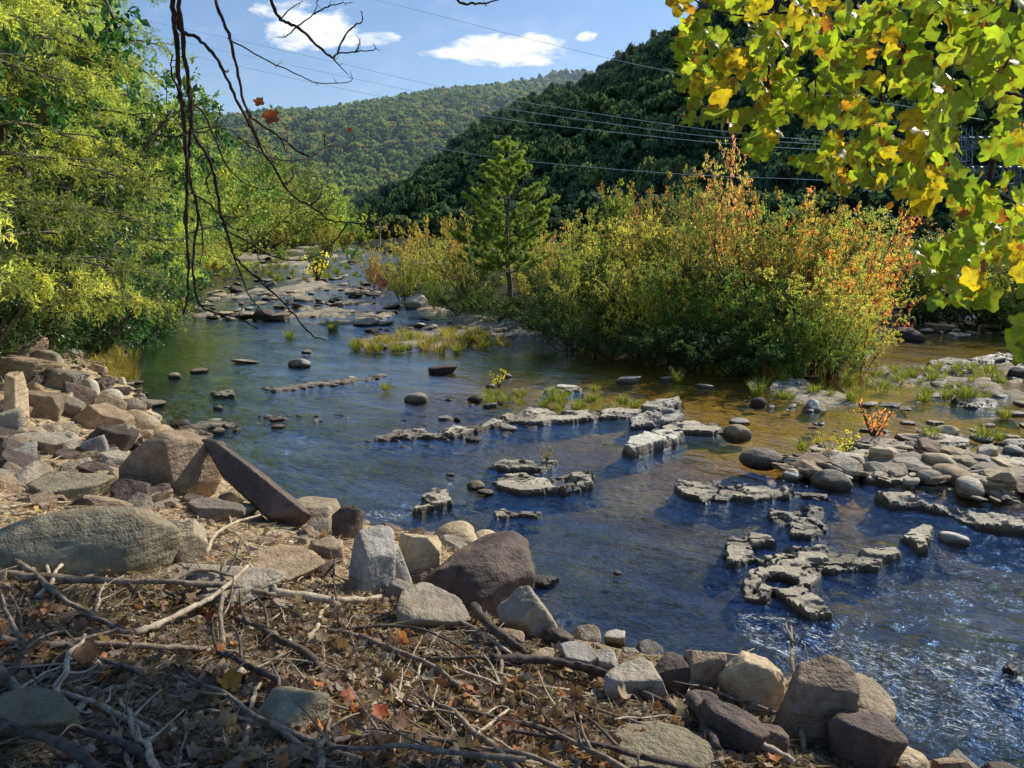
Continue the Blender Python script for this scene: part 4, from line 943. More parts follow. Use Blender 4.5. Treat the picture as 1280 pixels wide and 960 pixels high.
# broken bedding rows and slope rubble
for poly_, n_, s0_, s1_ in (([(330, 484), (490, 468), (492, 474), (332, 492)], 26, .08, .3), ([(228, 524), (300, 520), (440, 516), (440, 524), (230, 536)], 24, .08, .3), ([(455, 548), (560, 536), (640, 524), (640, 532), (460, 553)], 34, .07, .28),
                            ([(620, 520), (800, 508), (830, 500), (830, 512), (640, 530)], 34, .07, .3), ([(790, 545), (900, 525), (930, 535), (820, 560)], 24, .06, .25), ([(600, 600), (690, 585), (745, 590), (730, 615), (620, 618)], 16, .05, .16), ([(840, 600), (990, 600), (1050, 625), (860, 622)], 30, .05, .18)):
    scatter(poly_, n_, s0_, s1_, ['ledge', 'grey', 'dark', 'ledge'], ['slab', 'angular', 'round'], 'small rock fragment in the broken bedding rows of mid river', 'fragments of the bedding rows', -.01, .5, nm_='rock_fragment')
rf = np.random.RandomState(66); n = 0
while n < 110:
    px, py = (rf.uniform(-20, 210), rf.uniform(436, 640)) if rf.rand() < .75 else (rf.uniform(180, 560), rf.uniform(590, 770))
    c, _ = hit(px, py)
    if sdf(c[0], c[1], NEAR) < .2: continue
    s = rf.uniform(.16, .5) * (1 if px < 200 else .6)
    o = small('slope_stone', 'jumbled broken stone on the sunny slope, part way up the bank', 'stone', c[0], c[1], c[2] + s * .03, s, ['brown', 'grey', 'brown', 'grey', 'dark', 'dark', 'brown'][rf.randint(7)], ['slab', 'angular'][rf.randint(2)], 'rubble of the upper slope', rf, 1.0)
    o.rotation_euler[0] += rf.normal(0, .3); o.rotation_euler[1] += rf.normal(0, .3); n += 1
scatter([(212, 392), (300, 330), (440, 316), (500, 350), (480, 380), (420, 398), (320, 400)], 90, .2, .7, ['riffle', 'dark', 'grey', 'tan'], ['angular', 'slab', 'round'], 'small broken stone among the rocks of the far riffle', 'small stones of the far riffle', .02, .7, nm_='riffle_stone')
# stray stones
scatter([(480, 500), (640, 490), (700, 520), (620, 560), (500, 560)], 22, .08, .25, ['grey', 'dark', 'brown'], ['round', 'slab'], 'stray small stone breaking the surface in mid river', 'stray stones in mid river', -.02, .6, nm_='river_stone')
scatter([(840, 470), (1000, 470), (1060, 540), (1000, 570), (940, 560)], 20, .08, .22, ['grey', 'pale', 'brown'], ['round', 'slab'], 'small stone in the clear amber shallows', 'stray stones in the shallows', -.02, .6, nm_='river_stone')
# ------------------------------------------------------------------ submerged step lines (part of the riverbed look)
# ------------------------------------------------------------------ plants
def limbs_to_leaves(r, Lm, ntw, tlen, nlf, L, Wd, cols, droop=.0, spread=.9, flat=.4, jit=.2, stem_bag=None, twr=.006, mincol=.6, s0=.2, upl=0.):
    """Lm: list of limb polylines (n,3). returns leaf V,Q,C"""
    PP, DD = [], []
    for P in Lm:
        n = ntw if np.isscalar(ntw) else ntw
        n = max(3, int(n * np.linalg.norm(P[-1] - P[0])))
        s = s0 + (1 - s0) * r.rand(n)**.8; f = s * (len(P) - 1); k = np.minimum(f.astype(int), len(P) - 2); f = (f - k)[:, None]
        B = P[k] * (1 - f) + P[k + 1] * f; T = unit(P[k + 1] - P[k])
        side = r.normal(0, 1, (n, 3)); side[:, 2] *= flat; side = unit(side - T * (side * T).sum(1, keepdims=True))
        D = unit(T * (1 - spread * .5) + side * spread + np.array([0, 0, upl]))
        PP.append(B); DD.append(D * (tlen * (.5 + .8 * r.rand(n, 1))) * (1.15 - .5 * s[:, None]))
    B = np.vstack(PP); D = np.vstack(DD); nt = len(B)
    if stem_bag is not None:
        # twigs as thin triangular slivers
        e = unit(np.cross(D, r.normal(0, 1, D.shape))) * twr
        V = np.stack([B - e, B + e, B + D * .9 + np.array([0, 0, -droop]) * .3], 1).reshape(-1, 3)
        stem_bag.add(V, None, np.arange(nt * 3).reshape(-1, 3))
    q = r.rand(nt, nlf, 1)**.75
    P = B[:, None] + D[:, None] * q + np.array([0, 0, -1.]) * droop * q * q
    P = P + r.normal(0, tlen * .06, P.shape)
    dirs = unit(unit(D)[:, None] * .7 + r.normal(0, .55, P.shape) + np.array([0, 0, -droop * 1.2]))
    N = unit(r.normal(0, .45, P.shape) + np.array([0, 0, 1.]))
    P = P.reshape(-1, 3); dirs = dirs.reshape(-1, 3); N = N.reshape(-1, 3); n = len(P)
    ll = L * (.6 + .7 * r.rand(n)); V, Q = leaf_quads(P, dirs, N, ll, ll * Wd / L)
    base = pal(r, cols, nt, .12); c = np.repeat(base, nlf, 0) * (1 + r.normal(0, jit, (n, 1)))
    c = np.clip(c, .004, 1)
    return V, Q, np.repeat(c, 4, 0)

def limb(p0, az_, el, ln, curve=.0, n=7, r=None, wob=.05):
    s = np.linspace(0, 1, n)[:, None]; h = np.array([math.cos(az_) * math.cos(el), math.sin(az_) * math.cos(el), math.sin(el)])
    P = np.array(p0) + h * ln * s + np.array([0, 0, 1.]) * curve * ln * s * s
    if r is not None: P[1:] += np.cumsum(r.normal(0, wob * ln / n, (n - 1, 3)), 0)
    return P

def tree_meshes(kind, seed, h, spr, cols, opt=None):
    """returns (trunk mesh, crown mesh)"""
    r = np.random.RandomState(seed); tb = Bag(); Lm = []; opt = opt or {}
    bark = M_BARK
    if kind == 'feather':                   # tall tree with drooping feathery sprays down to the ground
        n = 10; s = np.linspace(0, 1, n); T = np.stack([.25 * np.cumsum(r.normal(0, .12, n)), .25 * np.cumsum(r.normal(0, .12, n)), s * h], 1); T[0] = 0
        tb.tube(T, .17 * h / 10 * (1 - .88 * s), 8)
        nl = 46
        for i in range(nl):
            f = .06 + .92 * (i + r.rand()) / nl; p = np.array([np.interp(f, s, T[:, k]) for k in range(3)])
            ln = spr * (1.05 - .75 * f**1.5) * (.75 + .4 * r.rand()); a = i * 2.4 + r.normal(0, .3)
            P = limb(p, a, .35 - .1 * r.rand(), ln, -.32, 7, r); Lm.append(P); tb.tube(P, np.linspace(.045, .008, 7) * h / 10, 4)
            for k in range(3):
                j = r.randint(2, 6); Q = limb(P[j], a + (r.rand() - .5) * 2.2, .1, ln * .45, -.3, 5, r); Lm.append(Q); tb.tube(Q, np.linspace(.016, .004, 5), 3)
        V, Q, C = limbs_to_leaves(r, Lm, opt.get('ntw', 9), .42, opt.get('nlf', 26), .085, .024, cols, .10, 1., .3, .2, tb)
        mat = M_FEATHER
    elif kind == 'broad':
        for i in range(9):
            a = i * .7 + r.rand(); P = limb((r.normal(0, .15), r.normal(0, .15), 0), a, .75 + .5 * r.rand(), h * (.75 + .4 * r.rand()), -.12, 8, r); Lm.append(P)
            tb.tube(P, np.linspace(.05, .012, 8), 5)
            for k in range(6):
                j = r.randint(1, 8); Q = limb(P[j], r.rand() * 6.28, .2 + .5 * r.rand(), spr * .55, -.25, 5, r); Lm.append(Q); tb.tube(Q, np.linspace(.018, .005, 5), 3)
        V, Q, C = limbs_to_leaves(r, Lm, opt.get('ntw', 11), .34, 14, .082, .052, cols, .05, 1., .7, .22, tb, s0=.05)
        mat = M_LEAF_GLOSS
    elif kind == 'shrub':
        ns = opt.get('stems', 11)
        for i in range(ns):
            a = i * 2.4 + r.rand() * .8; el = opt.get('el', 1.05) + r.normal(0, .16); ln = h * (.62 + .42 * r.rand())
            P = limb((r.normal(0, spr * .16), r.normal(0, spr * .16), 0), a, min(el, 1.5), ln, .08, 8, r, .07); P[1:, :2] *= 1.0
            Lm.append(P); tb.tube(P, np.linspace(.028, .005, 8) * max(1, h / 3.5), 5)
            for k in range(opt.get('sub', 7)):
                j = r.randint(1, 7); Q = limb(P[j], a + (r.rand() - .5) * 4, opt.get('sel', .55) + r.normal(0, .25), ln * .42 * (1.2 - j / 9.), .05, 5, r); Lm.append(Q); tb.tube(Q, np.linspace(.010, .003, 5), 3)
        V, Q, C = limbs_to_leaves(r, Lm, opt.get('ntw', 9), opt.get('tl', .30), opt.get('nlf', 11), opt.get('L', .075), opt.get('W', .045), cols, .02, .9, .8, .22, tb, s0=opt.get('s0', .12), upl=.25)
        mat = M_LEAF; bark = M_BARK_DARK
    elif kind == 'pine':
        n = 9; s = np.linspace(0, 1, n); T = np.stack([.05 * r.normal(0, 1, n), .05 * r.normal(0, 1, n), s * h], 1); T[0] = 0
        tb.tube(T, .13 * (1 - .86 * s) + .008, 8)
        PP, DD = [], []
        nw = 14
        for wv in range(nw):
            f = .22 + .76 * wv / nw; k = 5 if f < .9 else 4
            for q in range(k):
                if r.rand() < .12: continue
                a = q * 6.28 / k + wv * 1.1 + r.normal(0, .25); ln = spr * (1.08 - f)**.75 * (.7 + .45 * r.rand()) * (.75 if f < .32 else 1.)
                P = limb((0, 0, f * h), a, -.02 + .45 * f, ln, .16, 8, r, .08); tb.tube(P, np.linspace(.03 * (1.2 - f), .006, 8), 5)
                subs = [P]
                for z_ in range(7):
                    j = r.randint(2, 8); Q = limb(P[min(j, 7)], a + (r.rand() - .5) * 2.2, .25, ln * .30, .4, 5, r); subs.append(Q); tb.tube(Q, np.linspace(.009, .004, 5), 3)
                for Q in subs:
                    m_ = len(Q); kk = max(3, int(10 * np.linalg.norm(Q[-1] - Q[0]))); t_ = .35 + .65 * r.rand(kk); f2 = t_ * (m_ - 1); k2 = np.minimum(f2.astype(int), m_ - 2); f2 = (f2 - k2)[:, None]
                    PP.append(Q[k2] * (1 - f2) + Q[k2 + 1] * f2); DD.append(unit(Q[k2 + 1] - Q[k2]))
        top = np.stack([np.zeros(14), np.zeros(14), h * (.93 + .08 * r.rand(14))], 1); PP.append(top); DD.append(np.tile([0, 0, 1.], (14, 1)))
        B = np.vstack(PP); D = np.vstack(DD); nn_ = 38
        P = np.repeat(B, nn_, 0); Dn = unit(np.repeat(D, nn_, 0) * .75 + r.normal(0, .5, P.shape) + np.array([0, 0, .12]))
        L = .13 + .07 * r.rand(len(P)); V, Q = leaf_quads(P, Dn, r.normal(0, 1, P.shape), L, L * .13, 0)
        C = np.repeat(np.repeat(pal(r, cols, len(B), .16), nn_, 0), 4, 0); mat = M_NEEDLE
    me_t = tb.mesh(kind + '_trunk', [bark])
    me_c = mesh_np(kind + '_crown', V, Q, np.clip(C, .004, 1), False, [mat])
    return me_t, me_c

def plant(name, label, cat, meshes, x, y, z, s=1., rz=0., group=None, crown='crown', sxy=1.):
    o = empty(name, (x, y, z), rz); o.scale = (s * sxy, s * sxy, s); tag(o, label, cat, group)
    link('trunk' if crown == 'crown' else 'stem', meshes[0], o); link(crown, meshes[1], o)
    return o

def zmax(me):
    a_ = np.empty(len(me.vertices) * 3, np.float32); me.vertices.foreach_get('co', a_); return float(np.percentile(a_[2::3], 99.8))
YG = [(.18, .195, .05), (.21, .215, .055), (.15, .17, .045), (.235, .225, .06)]
YG2 = [(.115, .15, .045), (.14, .175, .05), (.095, .125, .04)]
DG = [(.045, .095, .03), (.06, .12, .04), (.035, .075, .025), (.08, .14, .05)]
feathers = [tree_meshes('feather', 100 + i, 11, 3.0, [YG, YG2, YG][i % 3]) for i in range(4)]
broads = [tree_meshes('broad', 120 + i, 3.6, 1.7, DG) for i in range(3)]
rl = np.random.RandomState(44)
# left bank: (px of trunk, distance, height factor, type, label)
LEFT = [(-300, 12.5, .95, 0, 'feathery yellow-green tree nearest on the left, trunk outside the frame'), (-140, 15, 1.15, 0, 'tall feathery tree filling the upper left corner'),
        (-30, 17.5, 1.15, 0, 'tall feathery tree behind the dark glossy bushes'), (35, 20.5, 1.1, 0, 'feathery tree with drooping sprays in the middle of the left bank'),
        (80, 24.5, 1.1, 0, 'feathery tree leaning over the green pool'), (60, 31, 1.35, 0, 'high feathery tree standing behind the poolside trees'),
        (120, 29.5, 1.0, 0, 'feathery tree right above the pool corner'), (135, 37, 1.2, 0, 'feathery tree past the pool corner, upper crown against the sky'),
        (140, 33, 1.45, 0, 'highest feathery tree, fronds reaching over the sky beside the hanging branches'), (165, 42, 1.0, 0, 'feathery tree beginning the receding row'), (160, 52, 1.2, 0, 'second-row feathery tree with a rounded top'), (196, 50, .9, 0, 'feathery tree beside the twin hanging branches')]
for (px, D, s, k, lab) in LEFT:
    p = at_d(px, 300, D); z = hz(p[0], p[1])
    plant('feathery_tree', lab, 'tree', feathers[rl.randint(4)], p[0], p[1], z - .1, s, rl.rand() * 6.28, 'feathery trees of the left bank')
row = [(206, 64), (222, 76), (236, 70), (246, 92), (262, 84), (272, 108), (288, 98), (300, 122), (318, 116), (330, 142), (348, 134), (362, 160), (378, 152), (392, 180), (404, 172), (418, 205), (430, 230), (240, 120), (300, 160), (350, 200), (395, 240), (200, 90)]
mids = [tree_meshes('shrub', 140 + i, 9, 3.4, c, dict(L=.22, W=.15, ntw=5, nlf=7, tl=.8, stems=12, el=1.15, sub=8)) for i, c in enumerate([YG2, [(.10, .145, .035), (.13, .17, .04)], YG])]
for i, (px, D) in enumerate(row):
    p = at_d(px, 300, D); z = hz(p[0], p[1])
    plant('riverside_tree', 'rounded green tree in the sunlit row receding along the far left bank', 'tree', mids[i % 3], p[0], p[1], max(z, 0) - .1, (1.05 + .35 * rl.rand()) * (.95 if i % 2 else 1.15), rl.rand() * 6.28, 'trees receding along the far left bank')
BUSH = [(-75, 15.5, 1.0, 'glossy dark bush at the left edge, nearest of the bushes'), (5, 18.0, 1.0, 'glossy dark-green bush above the upright weathered rock'), (30, 19.5, 1.05, 'glossy dark bush behind the brown blocks'),
        (80, 21.0, .8, 'glossy dark bush hanging over the bank above the golden reeds'), (100, 22, 1.0, 'glossy dark bush in the middle of the poolside thicket'),
        (140, 24.5, .82, 'glossy bush dipping into the green pool'), (168, 28, .9, 'glossy bush at the tip of the thicket over the water'), (192, 31, .75, 'last low glossy bush at the corner of the pool'), (60, 24, 1.5, 'tall dark ivy-clad bush under the feathery trees')]
TALLB = [(-10, 23, 2.7, 'tall dark ivy-hung tree behind the first feathery trees'), (40, 28, 2.3, 'tall dark-leaved tree in the middle of the left wood'), (-180, 19, 2.7, 'dark leafy tree at the far left, mostly outside the frame')]
for (px, D, s, lab) in TALLB:
    p = at_d(px, 300, D); z = max(hz(p[0], p[1]), 0)
    plant('broadleaf_tree', lab, 'tree', broads[rl.randint(3)], p[0], p[1], z - .15, s, rl.rand() * 6.28, 'dark broadleaf trees of the left wood', sxy=.8)
for (px, D, s, lab) in BUSH:
    p = at_d(px, 300, D); z = max(hz(p[0], p[1]), 0)
    plant('glossy_bush', lab, 'bush', broads[rl.randint(3)], p[0], p[1], z - .15, s, rl.rand() * 6.28, 'glossy bushes of the left bank', 'foliage')
lows = [tree_meshes('shrub', 160 + i, 2.2, 1.3, c, dict(L=.10, W=.06, stems=9, sub=5, ntw=8)) for i, c in enumerate([YG, [(.30, .24, .05), (.34, .28, .06), (.25, .25, .05)], [(.10, .15, .035), (.14, .19, .04)]])]
for i, (px, D) in enumerate([(218, 58), (232, 66), (246, 78), (262, 90), (282, 100), (300, 106), (322, 120), (345, 128), (365, 140), (385, 148), (405, 158), (425, 175), (275, 92), (262, 62), (395, 66), (412, 100), (428, 120), (440, 84), (450, 150), (465, 190), (350, 88)]):
    g_ = at_d(px, 300, D)
    plant('willow_bush', 'small yellow-green bush on the rocky far shore', 'bush', lows[i % 3], g_[0], g_[1], max(hz(g_[0], g_[1]), 0) - .05, (.8 + .7 * rl.rand()) * (1.6 if D > 90 else .9), rl.rand() * 6, 'small bushes on the far shore', 'foliage')

# ---- island
OR = [(.34, .25, .08), (.32, .27, .07), (.27, .27, .06), (.36, .22, .08)]
YE = [(.28, .28, .07), (.24, .26, .06), (.32, .29, .07), (.20, .23, .06)]
PK = [(.34, .17, .10), (.30, .14, .08), (.30, .22, .08), (.27, .25, .08)]
GR = [(.11, .17, .04), (.15, .20, .045), (.08, .13, .035)]
MX = [(.23, .25, .06), (.28, .27, .07), (.32, .25, .08), (.19, .22, .06)]
RD = [(.30, .10, .06), (.26, .09, .06), (.26, .16, .07), (.34, .06, .05)]
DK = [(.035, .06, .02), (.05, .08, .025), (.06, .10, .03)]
pine_m = tree_meshes('pine', 3, 7.2, 2.6, [(.16, .20, .045), (.12, .165, .04), (.20, .23, .055)])
p = at_d(636, 370, 31); z = hz(p[0], p[1])
_top = at_d(640, 176, 31)[2]
plant('pine_tree', 'young pine rising above the autumn shrubs at the island tip', 'pine tree', pine_m, p[0], p[1], z, (_top - z) / zmax(pine_m[1]), 1.)
SH = {}
def shrub_variant(key, cols, **kw):
    SH[key] = [tree_meshes('shrub', 200 + 17 * i + len(SH) * 5, 4.0, 1.6, cols, dict(dict(el=1.12), **kw)) for i in range(2)]
shrub_variant('or', OR, stems=9); shrub_variant('ye', YE, stems=12, L=.075, W=.04); shrub_variant('pk', PK, stems=5, el=1.2, sub=8, ntw=10, sel=.9); shrub_variant('gr', GR, stems=12)
shrub_variant('mx', MX, stems=12); shrub_variant('rd', RD, stems=6, ntw=6); shrub_variant('dk', DK, stems=12, el=.8)
shrub_variant('ro', [(.40, .19, .07), (.36, .22, .07), (.32, .25, .06), (.26, .25, .06)], stems=10)
shrub_variant('tall', [(.24, .30, .07), (.18, .24, .05)], stems=6, el=1.42, sub=9, ntw=10, L=.10, W=.06)
ISL = [  # px, dist, top py, kind, width factor, label
 (520, 40, 272, 'or', .9, 'orange and green sapling with forked tips at the island tip'),
 (505, 37, 312, 'ye', 1., 'yellow-green shrub at the foot of the forked sapling'),
 (478, 42, 322, 'rd', 1.1, 'small reddish shrub at the upstream end of the island'), (466, 46, 305, 'or', .9, 'thin orange shrub on the gravel at the upstream end'),
 (548, 37, 294, 'mx', 1., 'mixed yellow and orange shrub left of the pine'), (545, 32, 342, 'gr', 1.1, 'dark green shrub at the waterline left of the pine'),
 (582, 35, 262, 'or', 1., 'golden-tipped shrub close behind the pine'), (592, 30, 318, 'gr', 1.1, 'green shrub under the left side of the pine'),
 (618, 27.5, 362, 'dk', 1.1, 'low dark shrub in front of the pine trunk'), (655, 33, 310, 'mx', 1.1, 'orange-flecked shrub right of the pine trunk'), (672, 36, 290, 'rd', .9, 'red-leaved shrub in the gap right of the pine'),
 (660, 26.5, 360, 'dk', 1.1, 'dark round shrub at the shaded waterline right of the pine'), (700, 28, 300, 'ye', 1., 'yellow-green shrub beginning the dense thicket'),
 (715, 30, 262, 'mx', 1., 'yellow-leaved shrub with bare twigs on top'), (758, 26, 226, 'tall', .95, 'tall narrow green sapling in the middle of the thicket'),
 (742, 22.5, 330, 'ye', 1.15, 'broad yellow-green shrub in front of the narrow sapling'), (790, 24, 262, 'ye', 1.1, 'dense yellow-green shrub right of the narrow sapling'),
 (812, 26, 214, 'or', .9, 'tall golden-orange shrub peak in the thicket'), (800, 21, 318, 'ye', 1.1, 'yellow-green shrub with fine twigs at the front of the thicket'),
 (852, 25, 230, 'ye', 1.05, 'high yellow-green shrub left of the pink-leaved maple'), (850, 20.8, 322, 'gr', 1.15, 'dark-based green shrub under the high yellow-green one'),
 (912, 23, 168, 'pk', .85, 'pink-leaved maple sapling with bare-looking slanting branches'), (890, 21, 285, 'mx', 1.1, 'mottled shrub at the foot of the pink-leaved maple'),
 (950, 22, 236, 'mx', 1.05, 'mottled olive and orange shrub right of the maple'), (930, 19.8, 335, 'gr', 1.1, 'green shrub above the darkest shaded water'),
 (1000, 22, 222, 'ro', 1.05, 'bright orange-yellow shrub near the right end of the thicket'), (1010, 19.6, 318, 'mx', 1.05, 'yellow-tipped shrub with a dark trunk'),
 (1052, 22, 238, 'ro', 1., 'orange shrub sparkling in the sun at the right end of the island'), (1095, 23.5, 268, 'rd', .95, 'scarlet shrub at the right edge of the island'),
 (1075, 20.4, 345, 'mx', .95, 'small golden shrub at the right end of the island'), (1045, 18.9, 372, 'gr', 1.25, 'low pale-green bush spilling over the water at the island corner'), (985, 18.6, 385, 'gr', 1.2, 'low green bush beside the corner bush'),
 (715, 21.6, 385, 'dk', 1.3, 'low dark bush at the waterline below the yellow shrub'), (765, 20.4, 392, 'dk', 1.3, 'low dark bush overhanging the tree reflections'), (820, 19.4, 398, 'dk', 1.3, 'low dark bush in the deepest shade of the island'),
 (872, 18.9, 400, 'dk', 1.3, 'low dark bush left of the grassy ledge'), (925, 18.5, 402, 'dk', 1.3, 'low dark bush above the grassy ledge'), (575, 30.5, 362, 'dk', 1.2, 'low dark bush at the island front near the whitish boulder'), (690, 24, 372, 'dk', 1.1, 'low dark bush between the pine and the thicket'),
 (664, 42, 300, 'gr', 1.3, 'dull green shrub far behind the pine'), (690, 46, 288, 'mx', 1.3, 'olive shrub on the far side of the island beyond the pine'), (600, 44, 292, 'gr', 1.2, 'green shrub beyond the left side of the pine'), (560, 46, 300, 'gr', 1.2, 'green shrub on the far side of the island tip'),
 (702, 26, 315, 'dk', .7, 'dark slim shrub added as shade in a gap at the left of the thicket'), (778, 23.5, 300, 'dk', .7, 'dark shrub added as shade in the gap below the golden-orange peak'), (868, 22.5, 292, 'dk', .7, 'dark shrub added as shade in the gap left of the maple stem'), (962, 21, 300, 'dk', .7, 'dark shrub added as shade in the gap right of the maple'),  # dark leaf colour stands in for shade between the clumps
 (835, 30, 232, 'gr', 1.2, 'green shrub deep inside the thicket'), (880, 29, 262, 'gr', 1.1, 'dull green shrub behind the maple'), (975, 27, 244, 'gr', 1.1, 'green shrub behind the mottled thicket'), (740, 33, 285, 'gr', 1.1, 'green shrub at the back of the thicket'), (1040, 27, 262, 'mx', 1., 'mixed shrub at the back right of the island')]
ri = np.random.RandomState(12)
for (px, D, tp, k, wf, lab) in ISL:
    p = at_d(px, 400, D); z = max(hz(p[0], p[1]), 0.) - .05; hh = at_d(px, tp, D)[2] - z
    ms_ = SH[k][ri.randint(2)]; s = hh / zmax(ms_[1])
    plant('shrub', lab, 'shrub', ms_, p[0], p[1], z, s, ri.rand() * 6.28, 'autumn shrubs of the island', 'foliage', sxy=wf * (1.1 if k in ('dk',) else .86 if s < .75 else .70))
# far right bank shrubs
FARR = [(1150, 32, 262, 'mx', 'brownish shrub on the far bank just right of the scarlet one'), (1185, 34, 262, 'pk', 'russet shrub on the far bank behind the hanging leaves'), (1225, 33, 300, 'gr', 'green shrub on the far bank above the right channel'),
        (1262, 32, 280, 'mx', 'olive shrub on the far bank at the right frame edge'), (1300, 33, 250, 'gr', 'green shrub on the far bank just past the frame edge'), (1120, 36, 275, 'dk', 'dark shrub in the gap behind the scarlet shrub'), (1170, 31, 355, 'dk', 'low dark bush behind the dark channel boulder'),
        (1215, 31, 355, 'dk', 'low dark bush at the back of the right channel'), (1262, 30.5, 352, 'gr', 'low green bush hanging over the back of the channel')]
for (px, D, tp, k, lab) in FARR:
    p = at_d(px, 400, D); z = max(hz(p[0], p[1]), 0.) - .05; ms_ = SH[k][ri.randint(2)]; s = (at_d(px, tp, D)[2] - z) / zmax(ms_[1])
    plant('shrub', lab, 'shrub', ms_, p[0], p[1], z, s, ri.rand() * 6.28, 'shrubs of the far right bank', 'foliage', sxy=1.3)
# wood on the flat ground between channel and hillside
P = []
while len(P) < 420:
    q = rng.rand() * 1.35 - .2; D = 42 + rng.rand() * 160; x, y = D * math.sin(q), D * math.cos(q)
    if sdf(np.array([x]), np.array([y]), FAR)[0] > 4: P.append((x, y, hz(x, y) - .3))
P = np.array(P); s = .7 + .6 * rng.rand(len(P), 1)
instancer('valley_forest', P, np.hstack([s * 4.5, s * 4.5, s * 4.6]), mid_t, rng, 'dark wood on the flat ground below the hillside')

# white snag at the end of the island view, bleached branches in the riffle
def snag(name, label, pts, r0, mat=M_STICK_PALE, subs=()):
    b = Bag(); P = spline(pts, 5); b.tube(P, np.linspace(r0, r0 * .35, len(P)), 6); me = b.mesh(name, [mat]); o = tag(link(name, me), label, 'dead tree')
    for sp in subs:
        b2 = Bag(); Q = spline(sp, 4); b2.tube(Q, np.linspace(r0 * .55, r0 * .2, len(Q)), 5); link('branch', b2.mesh('branch', [mat]), o)
    return o
D = 115; snag('dead_tree', 'thin bleached snag before the dark hillside', [at_d(474, 312, D), at_d(475, 290, D), at_d(474, 272, D)], .16, M_STICK_PALE, [[at_d(475, 292, D), at_d(480, 281, D), at_d(484, 276, D)], [at_d(474, 288, D), at_d(468, 280, D)]])
D = 70; snag('dead_tree', 'bare pale fallen branch jutting from the trees over the far riffle', [at_d(228, 308, D), at_d(252, 303, D), at_d(268, 305, D), at_d(281, 294, D)], .14, M_STICK_PALE, [[at_d(262, 303, D), at_d(266, 292, D), at_d(274, 282, D)]])
D = 31; snag('driftwood', 'bleached driftwood branch propped on the dark riffle rock', [at_d(330, 403, D), at_d(340, 396, D), at_d(352, 388, D)], .045, M_STICK_PALE, [[at_d(336, 399, D), at_d(330, 388, D)]])['category'] = 'driftwood'
D = 33; snag('driftwood', 'forked bleached driftwood at the left of the riffle', [at_d(212, 372, D), at_d(224, 384, D), at_d(229, 393, D)], .05, M_STICK_PALE, [[at_d(229, 391, D), at_d(236, 376, D)], [at_d(222, 382, D), at_d(228, 370, D)]])['category'] = 'driftwood'
D = 32; snag('driftwood', 'short bleached stick upright in the riffle', [at_d(300, 396, D), at_d(303, 384, D), at_d(311, 372, D)], .04, M_STICK_PALE)['category'] = 'driftwood'

# ---- grass tufts and weeds
def tuft_mesh(seed, n, h, spread, cols):
    r = np.random.RandomState(seed); a = r.rand(n) * 6.28; rad = spread * r.rand(n)**.6 * .35
    P = np.stack([np.cos(a) * rad, np.sin(a) * rad, np.zeros(n) - .02], 1); lean = spread * (.3 + .7 * r.rand(n)) * .8
    hh = h * (.5 + .6 * r.rand(n)); a2 = a + r.normal(0, .7, n); d = np.stack([np.cos(a2) * lean, np.sin(a2) * lean, hh], 1)
    sd = np.stack([-np.sin(a2), np.cos(a2), np.zeros(n)], 1) * .0035 * (1 + r.rand(n, 1))
    mid = P + d * np.array([.4, .4, .65]); V = np.stack([P - sd, P + sd, mid + sd, mid - sd, P + d * np.array([1, 1, .95])], 1).reshape(-1, 3)
    i = np.arange(n)[:, None] * 5
    return mesh_np('tuft', V, [i + np.array([0, 1, 2, 3]), i + np.array([3, 2, 4])], np.repeat(pal(r, cols, n, .15), 5, 0), False, [M_GRASS])
GY_ = [(.30, .33, .06), (.24, .30, .06), (.38, .36, .09)]; GO_ = [(.42, .33, .08), (.36, .30, .07), (.48, .40, .12)]
tufts = [tuft_mesh(i, 90, .24, .26, GY_) for i in range(3)]; tg = [tuft_mesh(10 + i, 70, .30, .42, GO_) for i in range(3)]; te = [tuft_mesh(20 + i, 40, .22, .3, GY_) for i in range(2)]
def tuft(label, px, py, s, kind, group, r=ri):
    g_ = gp(px, py, .06); z = .04
    o = link('grass_tuft', kind[r.randint(len(kind))], None, (g_[0], g_[1], z), (0, 0, r.rand() * 6.28), (s, s, s * (.8 + .4 * r.rand()))); tag(o, label, 'grass', group)
for (px, py, s, lab) in [(996, 467, 1.7, 'biggest bright grass tuft on the low ledge under the island'), (846, 474, 1.2, 'grass tuft alone in the shaded amber pool'), (1163, 546, 1.2, 'grass tuft beside the tan rounded rock'), (1228, 546, 1.1, 'grass tuft on the right of the cobble bar'),
                         (1003, 560, 1., 'thin grass blades in the amber pool'), (1249, 548, .8, 'small grass tuft near the right frame edge'), (1256, 520, 1., 'tuft of grass on the dark right channel stone'), (482, 486, 1., 'lone tuft on the long thin ledge'), (362, 421, 1.4, 'round tuft on the riffle rock under the bare branch'),
                         (416, 412, 1.8, 'yellow-green tuft at the head of the pool'), (744, 487, .9, 'yellow tuft on the grass-fringed ledge'), (1205, 497, 1.3, 'tuft on the right channel ledge'), (1065, 500, 1.1, 'wispy tuft at the middle of the right channel')]:
    tuft(lab, px, py, s, tufts, None)
for (x, y) in inpoly_px([(92, 452), (130, 440), (170, 452), (165, 476), (120, 478), (98, 470)], 46, ri): tuft('golden reed clump standing in the green pool by the bank', x, y, 1. + .5 * ri.rand(), tg, 'golden reeds of the green pool')
for (x, y) in inpoly_px([(432, 432), (500, 420), (600, 415), (640, 432), (560, 440), (450, 438)], 60, ri): tuft('yellowish reed clump on the bar above the upper pool', x, y, .8 + .6 * ri.rand(), tg if ri.rand() < .6 else tufts, 'reeds of the upper bar')
for (x, y) in inpoly_px([(590, 490), (700, 492), (800, 500), (790, 512), (700, 512), (610, 502)], 40, ri): tuft('sparse yellow weed along the edge of the amber pool', x, y, .5 + .5 * ri.rand(), tufts + te, 'weeds along the amber pool')
